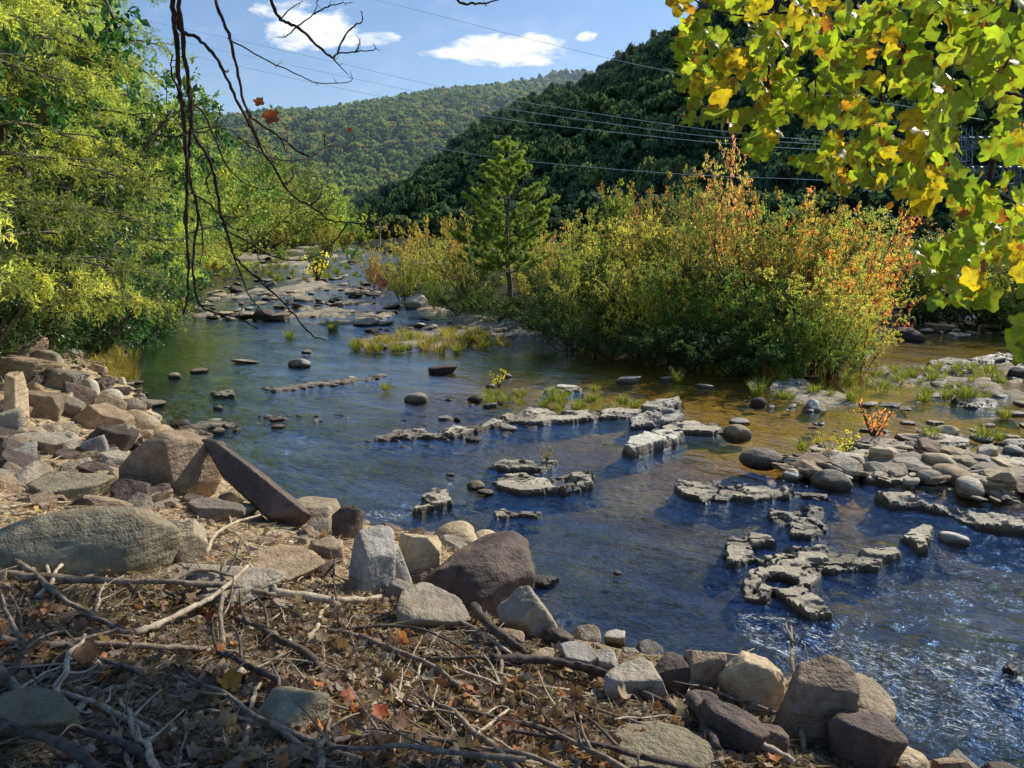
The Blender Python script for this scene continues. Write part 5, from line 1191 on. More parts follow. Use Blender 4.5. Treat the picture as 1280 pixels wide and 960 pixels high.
for (x, y) in inpoly_px([(930, 480), (1060, 470), (1200, 455), (1285, 470), (1250, 500), (1080, 500), (940, 500)], 60, ri): tuft('low green and yellow weed clump in the right channel', x, y, .5 + .8 * ri.rand(), tufts + te, 'weeds of the right channel')
for (x, y) in inpoly_px([(250, 345), (330, 322), (450, 318), (470, 345), (380, 352)], 60, ri): tuft('pale weed clump among the rocks of the far riffle', x, y, 1.0 + 1.2 * ri.rand(), tufts, 'weeds of the far riffle')
sap = tree_meshes('shrub', 300, 1.0, .5, [(.50, .26, .10), (.44, .22, .10)], dict(stems=7, sub=4, L=.035, W=.02, tl=.12, ntw=14, nlf=7))
g_ = gp(1093, 552); plant('sapling', 'little orange-leaved sapling on the cobble shallows', 'sapling', sap, g_[0], g_[1], .05, .62, 0, None, 'foliage')
sap2 = tree_meshes('shrub', 301, 1.0, .5, [(.40, .42, .05), (.46, .40, .05)], dict(stems=5, sub=3, L=.05, W=.035, tl=.12, ntw=8, nlf=5))
for (px, py, s, lab) in [(1055, 574, .42, 'small yellow-leaved weed on the pebble pile'), (1035, 575, .3, 'tiny yellow weed left of its taller neighbour on the pebble pile'), (1020, 562, .25, 'tiny green weed at the edge of the pebble pile'), (622, 488, .45, 'yellow-green weed beside the small grey stone'), (683, 582, .25, 'reddish weed sprouting on the mid-river ledge'), (395, 352, 2.2, 'yellow-leaved bush in the riffle')]:
    g_ = gp(px, py); plant('weed', lab, 'weed', sap2, g_[0], g_[1], .06, s, 0, None, 'foliage')
# ------------------------------------------------------------------ power lines and the lattice structure behind the leaves
m, t = new_mat('galvanised_steel'); p = t.new('ShaderNodeBsdfPrincipled'); p.inputs['Base Color'].default_value = (.42, .44, .47, 1); p.inputs['Metallic'].default_value = .2
p.inputs['Roughness'].default_value = t.math('ADD', .35, 0.).default_value if False else .4
nz = t.noise(obj_co(t), 3, 3); t.link(t.mix(nz, (.14, .15, .17), (.26, .27, .29)), p.inputs['Base Color']); t.link(p.outputs[0], t.out.inputs[0]); M_STEEL = m
m, t = new_mat('aluminium_wire'); p = t.new('ShaderNodeBsdfPrincipled'); nz = t.noise(obj_co(t), 2, 2); t.link(t.mix(nz, (.55, .57, .6), (.75, .77, .8)), p.inputs['Base Color']); t.link(p.outputs[0], t.out.inputs[0]); M_WIRE = m
WIRES = [('highest power line crossing the sky to the ridge', [(200, -60, 190), (469, 0, 160), (647, 45, 140), (788, 79, 120), (931, 106, 105), (1100, 128, 96), (1230, 150, 92)]),
         ('upper of the three close power lines before the dark hillside', [(60, 0, 210), (250, 40, 185), (420, 78, 160), (544, 107, 145), (675, 131, 130), (840, 156, 112), (931, 167, 104), (1050, 178, 98), (1180, 186, 92)]),
         ('middle of the three close power lines before the dark hillside', [(60, 16, 210), (250, 57, 185), (441, 98, 160), (548, 120, 145), (647, 138, 130), (840, 165, 112), (931, 174, 104), (1050, 182, 98), (1180, 190, 92)]),
         ('lower of the three close power lines before the dark hillside', [(60, 28, 210), (250, 72, 185), (400, 105, 160), (493, 124, 145), (640, 150, 130), (840, 173, 112), (931, 181, 104), (1050, 189, 98), (1180, 194, 92)]),
         ('lone lowest power line before the dark hillside', [(480, 172, 150), (586, 192, 140), (675, 203, 130), (840, 217, 112), (1000, 224, 100), (1180, 232, 92)])]
for lab, pts in WIRES:
    P = spline([at_d(*q) for q in pts], 6); b = Bag(); b.tube(P, .028, 4)
    tag(link('power_line', b.mesh('power_line', [M_WIRE])), lab, 'power line', 'power lines crossing the valley')
def lattice(b, x0, y0, x1, y1, D, w=.5, n=6):
    A = at_d(x0, y0, D); B = at_d(x1, y1, D); ax = unit(B - A); ref = np.array([0, 1, 0.]); s1 = unit(np.cross(ax, ref)) * w / 2; s2 = unit(np.cross(ax, s1)) * w / 2
    cs = [s1 + s2, s1 - s2, -s1 - s2, -s1 + s2]
    for c in cs: b.tube([A + c, B + c], .045, 4)
    for i in range(n):
        p0 = A + (B - A) * i / n; p1 = A + (B - A) * (i + 1) / n
        for k in range(4): b.tube([p0 + cs[k], p1 + cs[(k + 1) % 4]], .028, 3); b.tube([p0 + cs[k], p0 + cs[(k + 1) % 4]], .028, 3)
root = empty('lattice_gantry', tuple(at_d(1200, 330, 90))); tag(root, 'grey steel lattice gantry hidden behind the hanging yellow leaves', 'gantry')
def child_world(name, mesh, parent):
    o = link(name, mesh, parent); o.matrix_parent_inverse = Matrix.Translation(-parent.location); return o
for (x0, y0, x1, y1, nm, n) in [(1146, 350, 1146, 160, 'column', 14), (1205, 350, 1205, 160, 'column', 14), (1265, 350, 1265, 160, 'column', 14), (1140, 178, 1300, 178, 'beam', 14), (1140, 215, 1300, 215, 'beam', 14), (1140, 262, 1300, 262, 'beam', 14), (1146, 300, 1300, 300, 'beam', 12)]:
    b = Bag(); lattice(b, x0, y0, x1, y1, 90, 1.0, n); child_world(nm, b.mesh(nm, [M_STEEL], False), root)

# ------------------------------------------------------------------ hanging tulip-tree branches
TIP = [(0, 0), (.10, .02), (.24, .10), (.42, .06), (.47, .20), (.44, .32), (.34, .42), (.40, .56), (.38, .72), (.26, .86), (.12, .80), (.0, .74)]
def tulip_leaf_shape(r):
    """outline in leaf space: x across, y along; returns V (n,3), tris"""
    k = 1 + r.normal(0, .08, len(TIP)); R_ = [(x * k[i], y) for i, (x, y) in enumerate(TIP)]
    Rt = R_; Lt = [(-x * (1 + .06 * r.normal()), y) for x, y in R_[1:-1]][::-1]
    out = np.array(Rt + Lt); n = len(out)
    # inner ring and midrib for shape
    mid = np.array([(0, .0), (0, .3), (0, .55), (0, .74)])
    V = [np.append(q, 0) for q in out] + [np.append(q * np.array([.5, .86]) + np.array([0, .05]), 0) for q in out]
    V = np.array(V); cen = np.array([[0, .42, 0]]); V = np.vstack([V, cen])
    Q = [(i, (i + 1) % n, n + (i + 1) % n, n + i) for i in range(n)]; T = [(n + i, n + (i + 1) % n, 2 * n) for i in range(n)]
    return V, np.array(Q), np.array(T)
def add_leaf(bag, r, P, D, N, size, col, curl=.25, petiole=None):
    V, Q, T = tulip_leaf_shape(r)
    x, y = V[:, 0], V[:, 1]
    z = np.abs(x) * r.uniform(-.25, .45) + curl * (y - .3)**2 * r.choice([-1, 1]) + .05 * np.sin(7 * y + r.rand() * 6) * x * 3 + r.normal(0, .012, len(x))
    D = D / np.linalg.norm(D); S = np.cross(D, N); S /= np.linalg.norm(S) + 1e-9; N = np.cross(S, D)
    W_ = P + (x[:, None] * S + y[:, None] * D + z[:, None] * N) * size
    cc_ = np.tile(np.array(col, float), (len(x), 1)); n_ = (len(x) - 1) // 2; cc_[n_:] *= 1.12; cc_[2 * n_] *= .8
    if r.rand() < .35:
        k_ = r.randint(0, n_); ed = (np.arange(k_, k_ + r.randint(2, 7))) % n_; cc_[ed] = cc_[ed] * .35 + np.array([.16, .06, .015]) * .65
    bag.L.append(V * np.array([1, 1, 0]))
    bag.add(W_, Q, T, cc_ * r.uniform(.85, 1.12, (len(x), 1)))
rt = np.random.RandomState(90)
tree = empty('tulip_tree', (7.6, .8, hz(7.6, .8))); tag(tree, 'tulip tree whose boughs of glowing yellow-green leaves hang across the upper right', 'tree')
b = Bag(); trunk = spline([(7.6, .8, .2), (7.3, 1.4, 3.), (6.9, 2.4, 6.), (6.5, 3.6, 8.5), (6.2, 5.2, 10.2)], 6); b.tube(trunk, np.linspace(.34, .12, len(trunk)), 12)
child_world('trunk', b.mesh('trunk', [M_BARK]), tree)
STM = [([(1290, -90), (1275, -20), (1269, 0), (1255, 72), (1249, 126), (1244, 172), (1237, 230), (1226, 284), (1212, 330), (1203, 350)], 2.35, .011),
       ([(1119, -80), (1116, 0), (1111, 47), (1104, 104), (1100, 140), (1085, 160), (1071, 174)], 2.7, .009), ([(985, -80), (974, 0), (967, 43), (960, 93), (962, 137)], 3.0, .007),
       ([(970, -70), (989, 14), (1007, 47), (1018, 83), (1018, 133)], 3.05, .006), ([(1230, -70), (1179, 0), (1143, 47), (1122, 83), (1120, 118)], 2.6, .007), ([(1249, 112), (1268, 118), (1300, 130)], 2.35, .006),
       ([(1237, 232), (1262, 250), (1300, 268)], 2.35, .005), ([(1226, 284), (1205, 305), (1190, 318)], 2.35, .005), ([(1212, 330), (1206, 345), (1212, 358)], 2.35, .004),
       ([(974, 20), (955, 55), (940, 68)], 3.0, .004), ([(1116, 60), (1068, 82), (1050, 92)], 2.7, .004), ([(1100, 140), (1140, 150), (1190, 178)], 2.7, .004), ([(960, 93), (975, 160), (990, 175)], 3.0, .003),
       ([(1104, 104), (1085, 200), (1095, 225), (1085, 240)], 2.7, .0035), ([(1018, 95), (1050, 110), (1075, 105)], 3.0, .0035), ([(989, 14), (930, 20), (880, 8), (862, -10)], 3.05, .005), ([(930, 20), (900, 60), (880, 80)], 3.05, .0035)]
stem_nodes = []
for pts, D, r0 in STM:
    P = spline([at(x, y, D + .02 * i) for i, (x, y) in enumerate(pts)], 5)
    if pts[0][1] <= -60:                        # carry on up to the bough above the picture
        up = spline([(6.6, 3.2, 7.8), (4.5, 3.8, 7.6), P[0] + np.array([.5, .4, 1.6]), P[0]], 6); P = np.vstack([up[:-1], P]); rad = np.concatenate([np.linspace(.07, r0 * 1.3, len(up) - 1), np.linspace(r0 * 1.25, r0 * .45, len(P) - len(up) + 1)])
    else: rad = np.linspace(r0, r0 * .5, len(P))
    P = P + np.random.RandomState(int(D * 100)).normal(0, .002, P.shape)
    b = Bag(); b.tube(P, rad, 7); child_world('branch' if r0 > .005 else 'twig', b.mesh('branch', [M_TWIG_DARK]), tree)
    for (x, y) in pts:
        if y > -30: stem_nodes.append((x, y, D))
# outline of the leafy mass, px
MASS = [(836, -20), (846, 40), (838, 70), (838, 128), (868, 165), (892, 168), (915, 160), (935, 195), (955, 212), (1010, 212), (1035, 230), (1040, 248), (1062, 262), (1085, 235), (1110, 262), (1165, 268), (1190, 262), (1205, 290), (1150, 310), (1145, 375), (1162, 395), (1205, 392), (1225, 378), (1300, 366), (1300, -20)]
LV = dict(g=[(.30, .44, .035), (.36, .50, .04), (.25, .38, .035), (.42, .52, .05)], y=[(.62, .50, .03), (.66, .46, .03)], o=[(.55, .22, .03), (.42, .14, .03), (.32, .09, .025)], d=[(.16, .27, .03), (.20, .30, .035)])
b = Bag(); nl = 0; tries = 0; placed = []
nodes = np.array([(x, y) for x, y, _ in stem_nodes])
while nl < 640 and tries < 60000:
    tries += 1
    x = 830 + rt.rand() * 480; y = -30 + rt.rand() * 430
    if sdf(np.array([x]), np.array([y]), MASS)[0] < 4: continue
    gapn = fbm(x / 42., y / 42., 3.3, 3)
    if gapn < -.09 - .06 * rt.rand(): continue
    dd = np.hypot(nodes[:, 0] - x, nodes[:, 1] - y); k = int(np.argmin(dd)); D = stem_nodes[k][2] + rt.normal(0, .22)
    D = max(D, 2.1)
    sz_px = rt.uniform(18, 36) if x < 1130 else rt.uniform(24, 46)
    if any(math.hypot(x - a_, y - c_) < .30 * (sz_px) for a_, c_ in placed): continue
    placed.append((x, y)); nl += 1
    P = at(x, y, D); size = sz_px * D / F * .92
    # blade hangs outward and down, face roughly towards light and viewer
    Dr = unit(np.array([rt.normal(0, .7), rt.normal(0, .35), -.75 + rt.normal(0, .45)])); N = unit(np.array([rt.normal(0, .45), -.75 + rt.normal(0, .4), .45 + rt.normal(0, .35)]))
    u_ = rt.rand(); yw = fbm(x / 90., y / 90., 8., 2)
    key = 'o' if u_ < .11 else ('y' if u_ < .17 + .28 * (yw > .05) else ('d' if u_ > .76 else 'g'))
    c = np.array(LV[key][rt.randint(len(LV[key]))]) * rt.uniform(.85, 1.12)
    if key == 'o': size *= .6
    add_leaf(b, rt, P - Dr * size * .4, Dr, N, size, c, .9 if key == 'o' else rt.uniform(.1, .7))
for (x, y) in [(1268, 418), (1276, 402), (1290, 430), (1278, 438)]:
    add_leaf(b, rt, at(x, y - 12, 2.3), np.array([.1, 0, -1.]), np.array([0, -1, .4]), .085, LV['g'][1])
child_world('leaves', b.mesh('leaves', [M_TULIP], True), tree)
# canopy over the bank (above the picture) that throws the dappled shade
b = Bag(); rc = np.random.RandomState(17); cl_c = []
def shade_pt():
    while True:
        x, y = rc.uniform(-6.2, 1.5), rc.uniform(1.2, 6.4)
        q = at_px(x, y, 1.6)
        lim = 722 + .10 * (q[0] - 100) + 26 * math.sin(q[0] / 70.)
        if q[1] > lim: return x, y
def at_px(x, y, z):
    d = np.array([x, y, z - H]); fw = d[1] * cP - d[2] * sP; up_ = d[1] * sP + d[2] * cP
    return 640 + F * d[0] / fw, 480 - F * up_ / fw
for i in range(172):
    x, y = shade_pt(); L = rc.uniform(9, 11.5); cl_c.append((np.array([x, y, 1.55]) + SUNV * L, rc.uniform(.14, .36)))
for (x, y) in [(-3.0, 4.7), (-3.55, 4.9), (-2.2, 4.45), (-3.9, 4.8), (-1.8, 4.3)]: cl_c.append((np.array([x, y, 1.8]) + SUNV * 11, .20))
for c, rad in cl_c:
    for k in range(int(80 * rad / .3)):
        o_ = rc.normal(0, rad * .6, 3); add_leaf(b, rc, c + o_, unit(rc.normal(0, 1, 3) + np.array([0, 0, -.6])), unit(rc.normal(0, .5, 3) + np.array([0, 0, 1.])), rc.uniform(.09, .16), LV['g'][rc.randint(4)])
child_world('canopy', b.mesh('canopy', [M_CANOPY], True), tree)
b = Bag(); cc = np.array([c for c, _ in cl_c]); cm = cc.mean(0)
order = rc.permutation(len(cc))
for i, k in enumerate(order):
    c = cc[k]; hub = cm + (c - cm) * .35 + np.array([0, 0, -.3])
    if i % 2 == 0: b.tube(spline([hub, (hub + c) / 2 + rc.normal(0, .15, 3), c], 3), np.linspace(.035, .008, 7), 4)
for k in range(4):
    e = cm + rc.normal(0, 1.6, 3) * np.array([1, 1, .3]); b.tube(spline([trunk[-8 + k], (trunk[-8 + k] + e) / 2 + np.array([0, 0, .5]), e], 5), np.linspace(.12, .04, 11), 6)
child_world('bough', b.mesh('bough', [M_BARK]), tree)

# ------------------------------------------------------------------ bare hanging branches, upper left
BARE = [
 ('thick bare branch hanging straight down at the left, nearest the trees', 2.5, .0082, [(212, -60), (216, 0), (220, 52), (225, 113), (230, 162), (234, 213), (233, 258), (235, 336), (234, 374), (229, 393)], [[(225, 113), (215, 95), (214, 78), (217, 68)], [(230, 168), (220, 171), (205, 170), (192, 167), (175, 158)], [(233, 258), (230, 275), (232, 285)]]),
 ('bare branch hanging beside the thick one and sweeping right over the riffle', 2.5, .0068, [(219, -60), (223, 0), (229, 52), (235, 103), (239, 138), (237, 179), (236, 215), (246, 255), (246, 284), (241, 336), (246, 370), (256, 386), (292, 396), (323, 411)], [[(246, 258), (254, 300), (250, 330)], [(239, 130), (254, 141), (268, 172), (285, 210), (309, 230), (337, 237), (343, 228)], [(242, 165), (258, 165), (270, 155), (275, 143), (274, 132)], [(238, 240), (262, 255), (275, 268), (296, 272), (308, 266), (309, 252)]]),
 ('long bare branch curving down the left to the head of the pool', 2.45, .006, [(238, 120), (242, 165), (261, 199), (272, 241), (275, 268), (285, 292), (292, 319), (316, 343), (357, 381), (388, 418), (406, 425)], [[(282, 288), (309, 302), (337, 319), (371, 326), (406, 315), (411, 302)], [(275, 268), (290, 285), (310, 292), (330, 340)], [(265, 215), (258, 225), (262, 240), (272, 248)], [(316, 343), (330, 352), (338, 364)], [(280, 275), (296, 330), (312, 370), (330, 392)]]),
 ('bare branch arching from the upper left to hang before the dark hillside', 2.55, .0062, [(222, 20), (225, 38), (247, 48), (272, 76), (292, 117), (309, 151), (327, 186), (347, 217), (364, 244), (388, 258), (412, 275), (434, 278), (472, 282)], [[(472, 282), (477, 268), (474, 254)], [(388, 258), (400, 245), (404, 228)], [(455, 281), (462, 268), (460, 258)], [(434, 278), (420, 300), (404, 314)], [(355, 230), (366, 222), (364, 210)], [(278, 88), (285, 90), (284, 86)]]),
 ('slim bare branch with upturned claw-like twigs before the hills', 2.7, .0055, [(262, -60), (270, 0), (285, 41), (296, 86), (306, 131), (320, 151), (351, 172), (378, 192), (392, 194), (405, 182), (405, 166)], [[(285, 48), (327, 72), (371, 93), (395, 103), (437, 103), (438, 89)], [(310, 142), (322, 172), (345, 205), (362, 200)], [(351, 172), (358, 190), (360, 160)], [(378, 192), (382, 180), (384, 168)], [(296, 172), (310, 178), (324, 185)]]),
 ('twiggy bare branch curling over the largest cloud', 2.9, .006, [(330, -60), (339, 0), (351, 24), (371, 33), (392, 52), (412, 70), (421, 67), (431, 45), (445, 31), (453, 27), (452, 14)], [[(371, 33), (392, 17), (399, -8)], [(421, 67), (445, 65), (469, 62), (466, 54)], [(412, 70), (424, 82), (436, 94)], [(392, 17), (410, 8), (426, 5), (441, 3)], [(351, 24), (362, 12), (378, 2)], [(371, 33), (360, 44), (346, 47)], [(445, 65), (450, 52), (446, 44)]]),
 ('short dark twig dipping in at the top centre', 3.0, .005, [(560, -50), (572, 0), (592, 4), (606, 4), (623, 0), (640, -10)], [[(606, 4), (608, 8)]]),
 ('pale clawed twigs catching the sun before the distant hill', 2.7, .004, [(296, 168), (318, 186), (345, 198), (372, 200), (392, 194), (412, 182), (430, 184)], [[(392, 194), (404, 185), (402, 166)], [(430, 184), (440, 172), (424, 152)], [(345, 198), (330, 206), (318, 200)], [(358, 190), (360, 172), (358, 160)], [(324, 188), (318, 170), (322, 160)]]),
 ('wiry twig above the far riffle with a drooping end', 2.5, .0045, [(343, 110), (365, 135), (376, 175), (372, 205), (360, 215), (365, 235)], []),
]
def twig_leaf(parent, px, py, D, s):
    bb = Bag(); add_leaf(bb, rt, at(px, py, D), unit(np.array([.3, 0, -1.])), np.array([.2, -1, .3]), s, (.34, .09, .04), 1.4); link('dry_leaf', bb.mesh('dry_leaf', [M_DRYLEAF]), parent)
for bi, (lab, D, r0, pts, subs) in enumerate(BARE[:8]):
    rb = np.random.RandomState(60 + bi); P = spline([at(x, y, D + .03 * i) for i, (x, y) in enumerate(pts)], 6); P = P + rb.normal(0, .0016, P.shape)
    mat = M_TWIG_DARK if bi != 7 else M_STICK
    if pts[0][1] <= -50:
        up = spline([P[0] + np.array([-2.2, -.6, 1.6]), P[0] + np.array([-.9, -.1, 1.2]), P[0] + np.array([-.1, .0, .5]), P[0]], 5); P = np.vstack([up[:-1], P])
        rad = np.concatenate([np.linspace(r0 * 1.9, r0 * 1.1, len(up) - 1), np.linspace(r0 * 1.12, r0 * .35, len(P) - len(up) + 1)])
    else: rad = np.linspace(r0, r0 * .35, len(P))
    bb = Bag(); bb.tube(P, rad * (1 + .12 * np.sin(np.arange(len(P)) * 1.7)), 7); o = tag(link('hanging_branch', bb.mesh('hanging_branch', [mat])), lab, 'branch', 'bare branches hanging over the upper left')
    for k, sp in enumerate(subs):
        Q = spline([at(x, y, D + .03 * i + .02) for i, (x, y) in enumerate(sp)], 5); b2 = Bag(); b2.tube(Q + rb.normal(0, .0012, Q.shape), np.linspace(r0 * .5, r0 * .18, len(Q)), 5)
        for z_ in range(max(1, len(Q) // 4)):          # buds and spurs
            j = rb.randint(1, len(Q)); d = unit(rb.normal(0, 1, 3)) * np.array([1, .3, 1]); b2.tube(np.array([Q[j], Q[j] + d * .012, Q[j] + d * .024 + np.array([0, 0, .012])]), [r0 * .2, r0 * .16, r0 * .05], 4)
        link('twig', b2.mesh('twig', [mat]), o)
    if bi == 4: twig_leaf(o, 336, 138, 2.68, .055); twig_leaf(o, 322, 122, 2.68, .035)
    if bi == 3: twig_leaf(o, 436, 160, 2.8, .02)

# ------------------------------------------------------------------ sticks on the near bank
def ground_line(pts, lift, k=6):
    P = []
    for (x, y, *l) in pts:
        c, _ = hit(x, y); P.append(c + np.array([0, 0, lift + (l[0] if l else 0)]))
    return spline(P, k)
STK = [
 (.026, 'g', [(0, 722), (60, 735, .04), (130, 742, .06), (210, 748, .08), (290, 752, .08), (345, 756, .05)], [[(210, 748, .08), (250, 738, .12), (300, 742, .1)]], 'thick grey branch lying in front of the long dappled boulder'),
 (.028, 'p', [(340, 754, .06), (400, 757, .03), (445, 758, .02), (482, 752, .02)], [[(345, 752, .08), (322, 738, .1), (312, 728, .12)]], 'lichen-spotted pale branch continuing to the right of the crossing'),
 (.020, 'g', [(0, 700, .05), (40, 728, .05), (80, 762, .05), (110, 780, .05), (150, 800, .04), (168, 803, .04)], [[(100, 782, .06), (130, 792, .06), (160, 802, .06)]], 'curving branch from the left edge down to the forked stick'),
 (.020, 'p', [(168, 802, .04), (200, 796, .06), (240, 780, .08), (275, 762, .1), (312, 735, .14)], [], 'slanting pale branch rising to the right over the litter'),
 (.020, 'g', [(0, 812, .03), (60, 818, .03), (130, 818, .04), (200, 822, .04), (260, 822, .03), (300, 826, .03)], [[(60, 818, .04), (110, 812, .05), (150, 800, .05)], [(260, 822, .03), (300, 836, .02), (326, 842, .02)]], 'straight branch lying level across the left litter'),
 (.021, 'g', [(0, 855, .06), (30, 885, .05), (60, 905, .05), (85, 930, .03), (100, 952, .03)], [[(30, 830, .12), (14, 800, .12), (4, 770, .14)]], 'curved branch bending down through the lower left corner'),
 (.017, 'g', [(84, 915, .03), (110, 892, .04), (138, 876, .04), (150, 872, .03)], [], 'short stick slanting up beside the curved corner branch'),
 (.014, 'g', [(145, 872, .03), (170, 868, .03), (190, 870, .02)], [], 'stubby stick end near the centre of the left litter'),
 (.030, 'd', [(612, 832, .02), (660, 838, .05), (710, 848, .07), (760, 864, .07), (810, 884, .05), (850, 900, .02)], [[(720, 850, .08), (750, 862, .1), (770, 872, .1)]], 'long dark driftwood pole running to the shore boulders'),
 (.034, 'd', [(592, 778, .10), (612, 802, .08), (640, 818, .06), (660, 828, .03)], [], 'stout dark broken limb propped below the big boulder'),
 (.018, 'g', [(450, 806, .04), (500, 828, .05), (540, 845, .05), (580, 872, .03)], [[(450, 806, .04), (430, 800, .04), (400, 802, .02)]], 'dark branch angling down through the middle litter'),
 (.010, 'd', [(410, 802, .05), (470, 800, .08), (530, 808, .1), (580, 830, .08), (620, 862, .05)], [], 'thin dark arching branch above the middle litter'),
 (.012, 'p', [(640, 828, .04), (600, 800, .05), (560, 780, .05), (520, 765, .04)], [[(600, 800, .05), (580, 800, .05)]], 'pale straight stick right of the small grey slab'),
 (.011, 'p', [(560, 902, .02), (600, 925, .04), (640, 952, .05)], [[(590, 918, .04), (620, 900, .06), (636, 898, .05)]], 'pale forked twig at the bottom centre'),
 (.012, 'p', [(572, 958, .05), (600, 930, .05), (636, 900, .05)], [], 'pale slanting stick crossing the forked twig'),
 (.016, 'p', [(303, 958, .02), (312, 920, .04), (318, 885, .05), (326, 870, .05)], [], 'pale splintered stick standing toward the bottom left'),
 (.030, 'p', [(880, 905, .04), (910, 930, .06), (950, 950, .06), (990, 968, .04)], [], 'pale bark-stripped log at the foot of the dark rocks'),
 (.040, 'd', [(864, 896, .08), (878, 918, .06), (895, 950, .02)], [], 'dark broken log end pointing at the shore boulders'),
 (.014, 'g', [(1010, 962, -.02), (998, 930, .12), (986, 890, .30), (984, 850, .42)], [[(992, 905, .22), (1004, 888, .3), (1000, 872, .36)], [(988, 870, .35), (978, 850, .42), (980, 838, .46)]], 'upright dead stump branch before the ochre boulder'),
 (.006, 'p', [(850, 895, .03), (868, 870, .12), (890, 855, .2), (920, 854, .2), (940, 848, .22)], [[(890, 858, .2), (915, 880, .1), (935, 872, .1)]], 'thin whitish forked twig arching over the dark rocks'),
 (.005, 'd', [(1125, 960, 0), (1112, 930, .1), (1100, 895, .25), (1096, 868, .34)], [], 'thin dark twig standing at the lower right waterline'),
 (.016, 'p', [(258, 700, .03), (272, 678, .06), (300, 664, .08), (330, 655, .08)], [[(280, 672, .07), (300, 682, .06), (312, 694, .03)], [(290, 668, .08), (288, 660, .1)]], 'bleached forked driftwood root above the flat tan-brown slab'),
 (.012, 'p', [(310, 690, .03), (350, 702, .04), (400, 718, .03), (440, 732, .02)], [], 'bleached stick lying down the sunlit slope'),
 (.010, 'p', [(0, 640, .02), (40, 636, .03), (90, 632, .02), (150, 636, .02)], [], 'bleached stick behind the long dappled boulder'),
 (.010, 'p', [(20, 588, .02), (60, 600, .02), (120, 606, .02)], [], 'bleached stick on the upper sunny slope'),
 (.014, 'p', [(0, 470, .02), (10, 500, .06), (14, 530, .02)], [], 'weathered stub standing at the left edge'),
 (.010, 'p', [(30, 520, .03), (60, 545, .04), (95, 560, .02)], [], 'thin bleached stick among the upper brown rocks'),
 (.014, 'd', [(520, 832, .03), (560, 836, .05), (600, 834, .05), (650, 842, .03)], [], 'dark stick lying parallel behind the driftwood pole'),
 (.009, 'g', [(700, 880, .03), (760, 905, .05), (820, 925, .05), (860, 935, .02)], [], 'thin grey stick below the driftwood pole'),
 (.008, 'd', [(420, 700, .02), (418, 740, .10), (424, 775, .05), (430, 800, .02)], [], 'thin upright shoot at the top of the middle litter'),
 (.010, 'g', [(240, 905, .03), (300, 890, .04), (370, 892, .03), (430, 905, .02)], [], 'grey stick passing in front of the rounded grey-green rock'),
 (.009, 'd', [(150, 925, .02), (220, 905, .05), (290, 900, .06), (350, 925, .04), (380, 958, .02)], [], 'dark wiry twig looping across the lower litter'),
 (.020, 'p', [(130, 955, .0), (200, 935, .03), (250, 915, .03)], [], 'pale weathered stick in the lower left litter'),
 (.016, 'g', [(340, 948, .02), (400, 942, .03), (460, 930, .03), (500, 925, .02)], [], 'grey bark-covered stick at the bottom of the litter'),
]
MS = dict(g=M_STICK, p=M_STICK_PALE, d=M_STICK_DARK)
for si, (r0, mk, pts, subs, lab) in enumerate(STK):
    q = np.random.RandomState(400 + si); P = ground_line(pts, r0 * .8); P[1:-1] += q.normal(0, r0 * .12, P[1:-1].shape)
    b = Bag(); b.tube(P, np.linspace(r0, r0 * .6, len(P)) * (1 + .12 * q.normal(0, 1, len(P))), 9); o = tag(link('fallen_branch' if r0 > .013 else 'stick', b.mesh('stick', [MS[mk]])), lab, 'branch' if r0 > .013 else 'stick')
    for sp in subs:
        Q = ground_line(sp, r0 * .7, 5); b2 = Bag(); b2.tube(Q + q.normal(0, r0 * .08, Q.shape), np.linspace(r0 * .7, r0 * .3, len(Q)), 6); link('side_branch', b2.mesh('side_branch', [MS[mk]]), o)
# many smaller sticks, each its own thing
stick_m = []
for i in range(16):
    q = np.random.RandomState(700 + i); n = 7; P = np.zeros((n, 3)); P[:, 0] = np.linspace(-.5, .5, n); P[:, 1] = np.cumsum(q.normal(0, .02, n)); P[:, 2] = np.cumsum(q.normal(0, .02, n))
    P = spline(P, 3); b = Bag(); b.tube(P, np.linspace(.016, .008, len(P)) * (1 + .1 * q.normal(0, 1, len(P))), 6)
    for k in range(q.randint(0, 3)):
        j = q.randint(4, len(P) - 3); d = unit(np.array([.8, q.normal(0, .8), abs(q.normal(0, .4))])) * q.uniform(.12, .3); b.tube(spline([P[j], P[j] + d * .5 + q.normal(0, .01, 3), P[j] + d], 3), np.linspace(.008, .004, 7), 5)
    stick_m.append(b)
smesh = [b.mesh('small_stick', [[M_STICK, M_STICK_PALE, M_STICK_DARK, M_STICK_PALE][i % 4]]) for i, b in enumerate(stick_m)]
def slope_rot(x, y, yaw, r=None, j=0.):
    e = .12; h4 = hfun(np.array([x + e, x - e, x, x]), np.array([y, y, y + e, y - e])); dzx = (h4[0] - h4[1]) / (2 * e); dzy = (h4[2] - h4[3]) / (2 * e)
    nz_ = Vector((-dzx, -dzy, 1)).normalized(); M = nz_.to_track_quat('Z', 'Y').to_matrix() @ Matrix.Rotation(yaw, 3, 'Z'); return M.to_euler()
q = np.random.RandomState(131); n = 0
big_m = []
